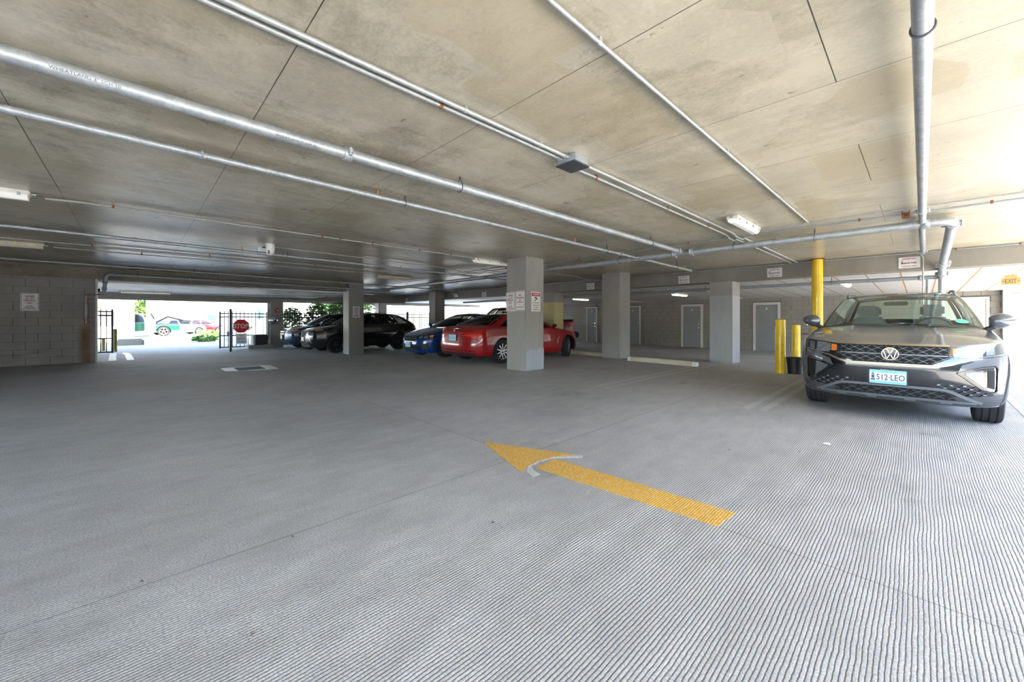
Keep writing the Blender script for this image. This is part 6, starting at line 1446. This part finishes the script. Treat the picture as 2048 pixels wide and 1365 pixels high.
# white buildings
def building(label, x0, x1, y0, y1, h):
    r = thing('building', label, 'building', ((x0 + x1) / 2, (y0 + y1) / 2, GZ0))
    MB().box(x0, x1, y0, y1, GZ0, h).build('walls', 'white_stucco', r); MB().box(x0 - 0.1, x1 + 0.1, y0 - 0.1, y1 + 0.1, h, h + 0.25).build('parapet', 'white_stucco', r); return r
b = building('white stucco building with a grey framed panel beside the exit', -44.6, -42.5, -14, -0.05, 7)
MB().box(-42.5, -42.42, -1.95, -0.78, 0.75, 1.75).build('wall_panel', 'grey_pane', b); MB().box(-42.5, -42.44, -2.6, -2.2, 0.0, 2.2).build('timber_board', 'timber', b)
b = building('long white building standing across the yard behind the cars', -86, -74, 1.2, 40, 9)
for y in (13.4,): MB().box(-74, -73.9, y, y + 1.5, 1.2, 2.8).build('window', 'teal_pane', b)
# yard things
def rubble():
    r = MB().box(-31.5, -29.6, -0.75, 0.35, GZ0, 0.10).build('concrete_block', 'kerb_concrete', origin=(-30.5, -0.2, GZ0), bevel=0.08); tag(r, 'long rough concrete kerb block lying in the yard', 'kerb')
rubble()
bd = thing('yard_board', 'white board on a post standing in the bright yard', 'board', (-40, 0.75, GZ0)); MB().box(-40.04, -40, 0.5, 1.1, 0.25, 1.15).build('panel', 'sign_white', bd); MB().box(-40.03, -39.97, 0.77, 0.83, GZ0, 0.25).build('post', 'white_plastic', bd)
# tow truck, cars and van in the yard
P = dict(SUV, L=5.6, W=2.0, wb=3.5, fo=0.95, paint='paint_green', top=[(0, 1.0), (0.3, 1.08), (1.5, 1.2), (3.2, 1.22), (3.3, 1.0), (5.6, 1.0)], side=[(0.3, 0.95), (0.5, 1.0), (1.2, 0.97)], sill=0.45, zfb=0.4, zrb=0.5, cowl=1.5, hdr=2.1, rhdr=3.0, rbase=3.25, roof=[(2.0, 1.95), (2.6, 2.0), (3.0, 1.96)], yb=0.88, yr=0.72, rw=0.42, ra=0.48, ar=0.2, nr=6, tail=[(0.4, 0), (1.2, 0.02)], sidecut=[0, 0.08, 0.85, 0.9, 0.95, 1.0], panes=[(1, 1)], roofpaint='paint_navy', crown=0.02)
TT = Car('tow_truck', 'green and dark tow truck with a boom in the bright yard', (-47.0, 0.2, GZ0), -PI * 0.52, P, cat='truck')
MB().box(-2.7, -0.6, -0.9, 0.9, 1.0, 1.1).build('deck', 'black_plastic', TT.root, local=True)
MB().tube([(-0.9, 0, 1.1), (-1.9, 0, 1.75), (-3.2, 0, 1.35)], 0.12, 8).build('boom', 'black_plastic', TT.root, local=True); MB().tube([(-1.2, 0.5, 1.1), (-0.8, 0.5, 2.0)], 0.06, 8).build('mast', 'black_iron', TT.root, local=True)
MB().box(-3.5, -2.9, -0.8, 0.8, 1.15, 1.4).build('wheel_lift', 'black_plastic', TT.root, local=True, bevel=0.05)
sd_ = dict(SEDAN, L=4.6, W=1.8, wb=2.7, fo=0.9, top=[(0, 0.75), (0.3, 0.82), (1.3, 0.98), (4.6, 1.0)], cowl=1.3, hdr=2.15, rhdr=3.3, rbase=4.05, roof=[(2.1, 1.42), (2.6, 1.47), (3.3, 1.42)], yb=0.77, yr=0.58, yrr=0.55)
Car('sedan', 'silver sedan parked in the yard beside the tow truck', (-50.5, 3.0, GZ0), PI * 0.62, dict(sd_, paint='paint_silver')).patch('headlight', 'f', [(0.45, 0.74), (0.84, 0.78)], [(0.45, 0.64), (0.85, 0.68)], 'lamp_inner', 0.006, mirror=True)
Car('sedan', 'pale sedan behind the silver one in the yard', (-58, 3.2, GZ0), PI * 0.62, dict(sd_, paint='paint_white'))
rc_ = Car('sedan', 'small bright red car parked among weeds in the yard', (-53, 5.4, GZ0), PI * 0.40, dict(sd_, paint='paint_red')); rc_.patch('tail_light', 'r', [(0.5, 0.85), (0.85, 0.85)], [(0.5, 0.72), (0.85, 0.72)], 'tail_red', 0.006, mirror=True)
vn = thing('box_van', 'white van with a blue windshield parked at the yard edge', 'van', (-62, 8.2, GZ0), 0.25)
MB().box(-1.2, 1.2, -1.0, 3.4, 0.45, 2.9).build('box_body', 'paint_white', vn, local=True, bevel=0.06); MB().box(-1.1, 1.1, -2.4, -1.0, 0.45, 2.2).build('cab', 'paint_white', vn, local=True, bevel=0.12)
MB().box(1.1, 1.13, -2.2, -1.3, 1.35, 2.0).build('cab_window', 'teal_pane', vn, local=True); MB().box(-0.95, 0.95, -2.43, -2.40, 1.3, 2.0).build('windshield', 'teal_pane', vn, local=True); MB().box(-1.15, 1.15, -2.5, -2.4, 0.4, 0.7).build('bumper', 'black_plastic', vn, local=True)
for y in (-1.7, 2.4):
    for x in (-1.0, 1.0): MB().lathe([(0.0, -0.12), (0.28, -0.12), (0.38, -0.1), (0.38, 0.1), (0.28, 0.12), (0, 0.12)], (x, y, 0.38), 'x', 20).build('wheel', 'rubber', vn, local=True, smooth=40)
tk = thing('storage_tank', 'small white rounded tank in the yard behind the gate leaf', 'tank', (-34, 4.75, GZ0)); MB().lathe([(0.45, 0), (0.5, 0.1), (0.5, 0.7), (0.42, 0.95), (0.2, 1.08), (0, 1.1)], (-34, 4.75, GZ0), 'z', 24).build('shell', 'white_plastic', tk, smooth=40); MB().box(-33.52, -33.48, 4.6, 4.9, 0.0, 0.3).build('vent', 'dark_steel', tk)
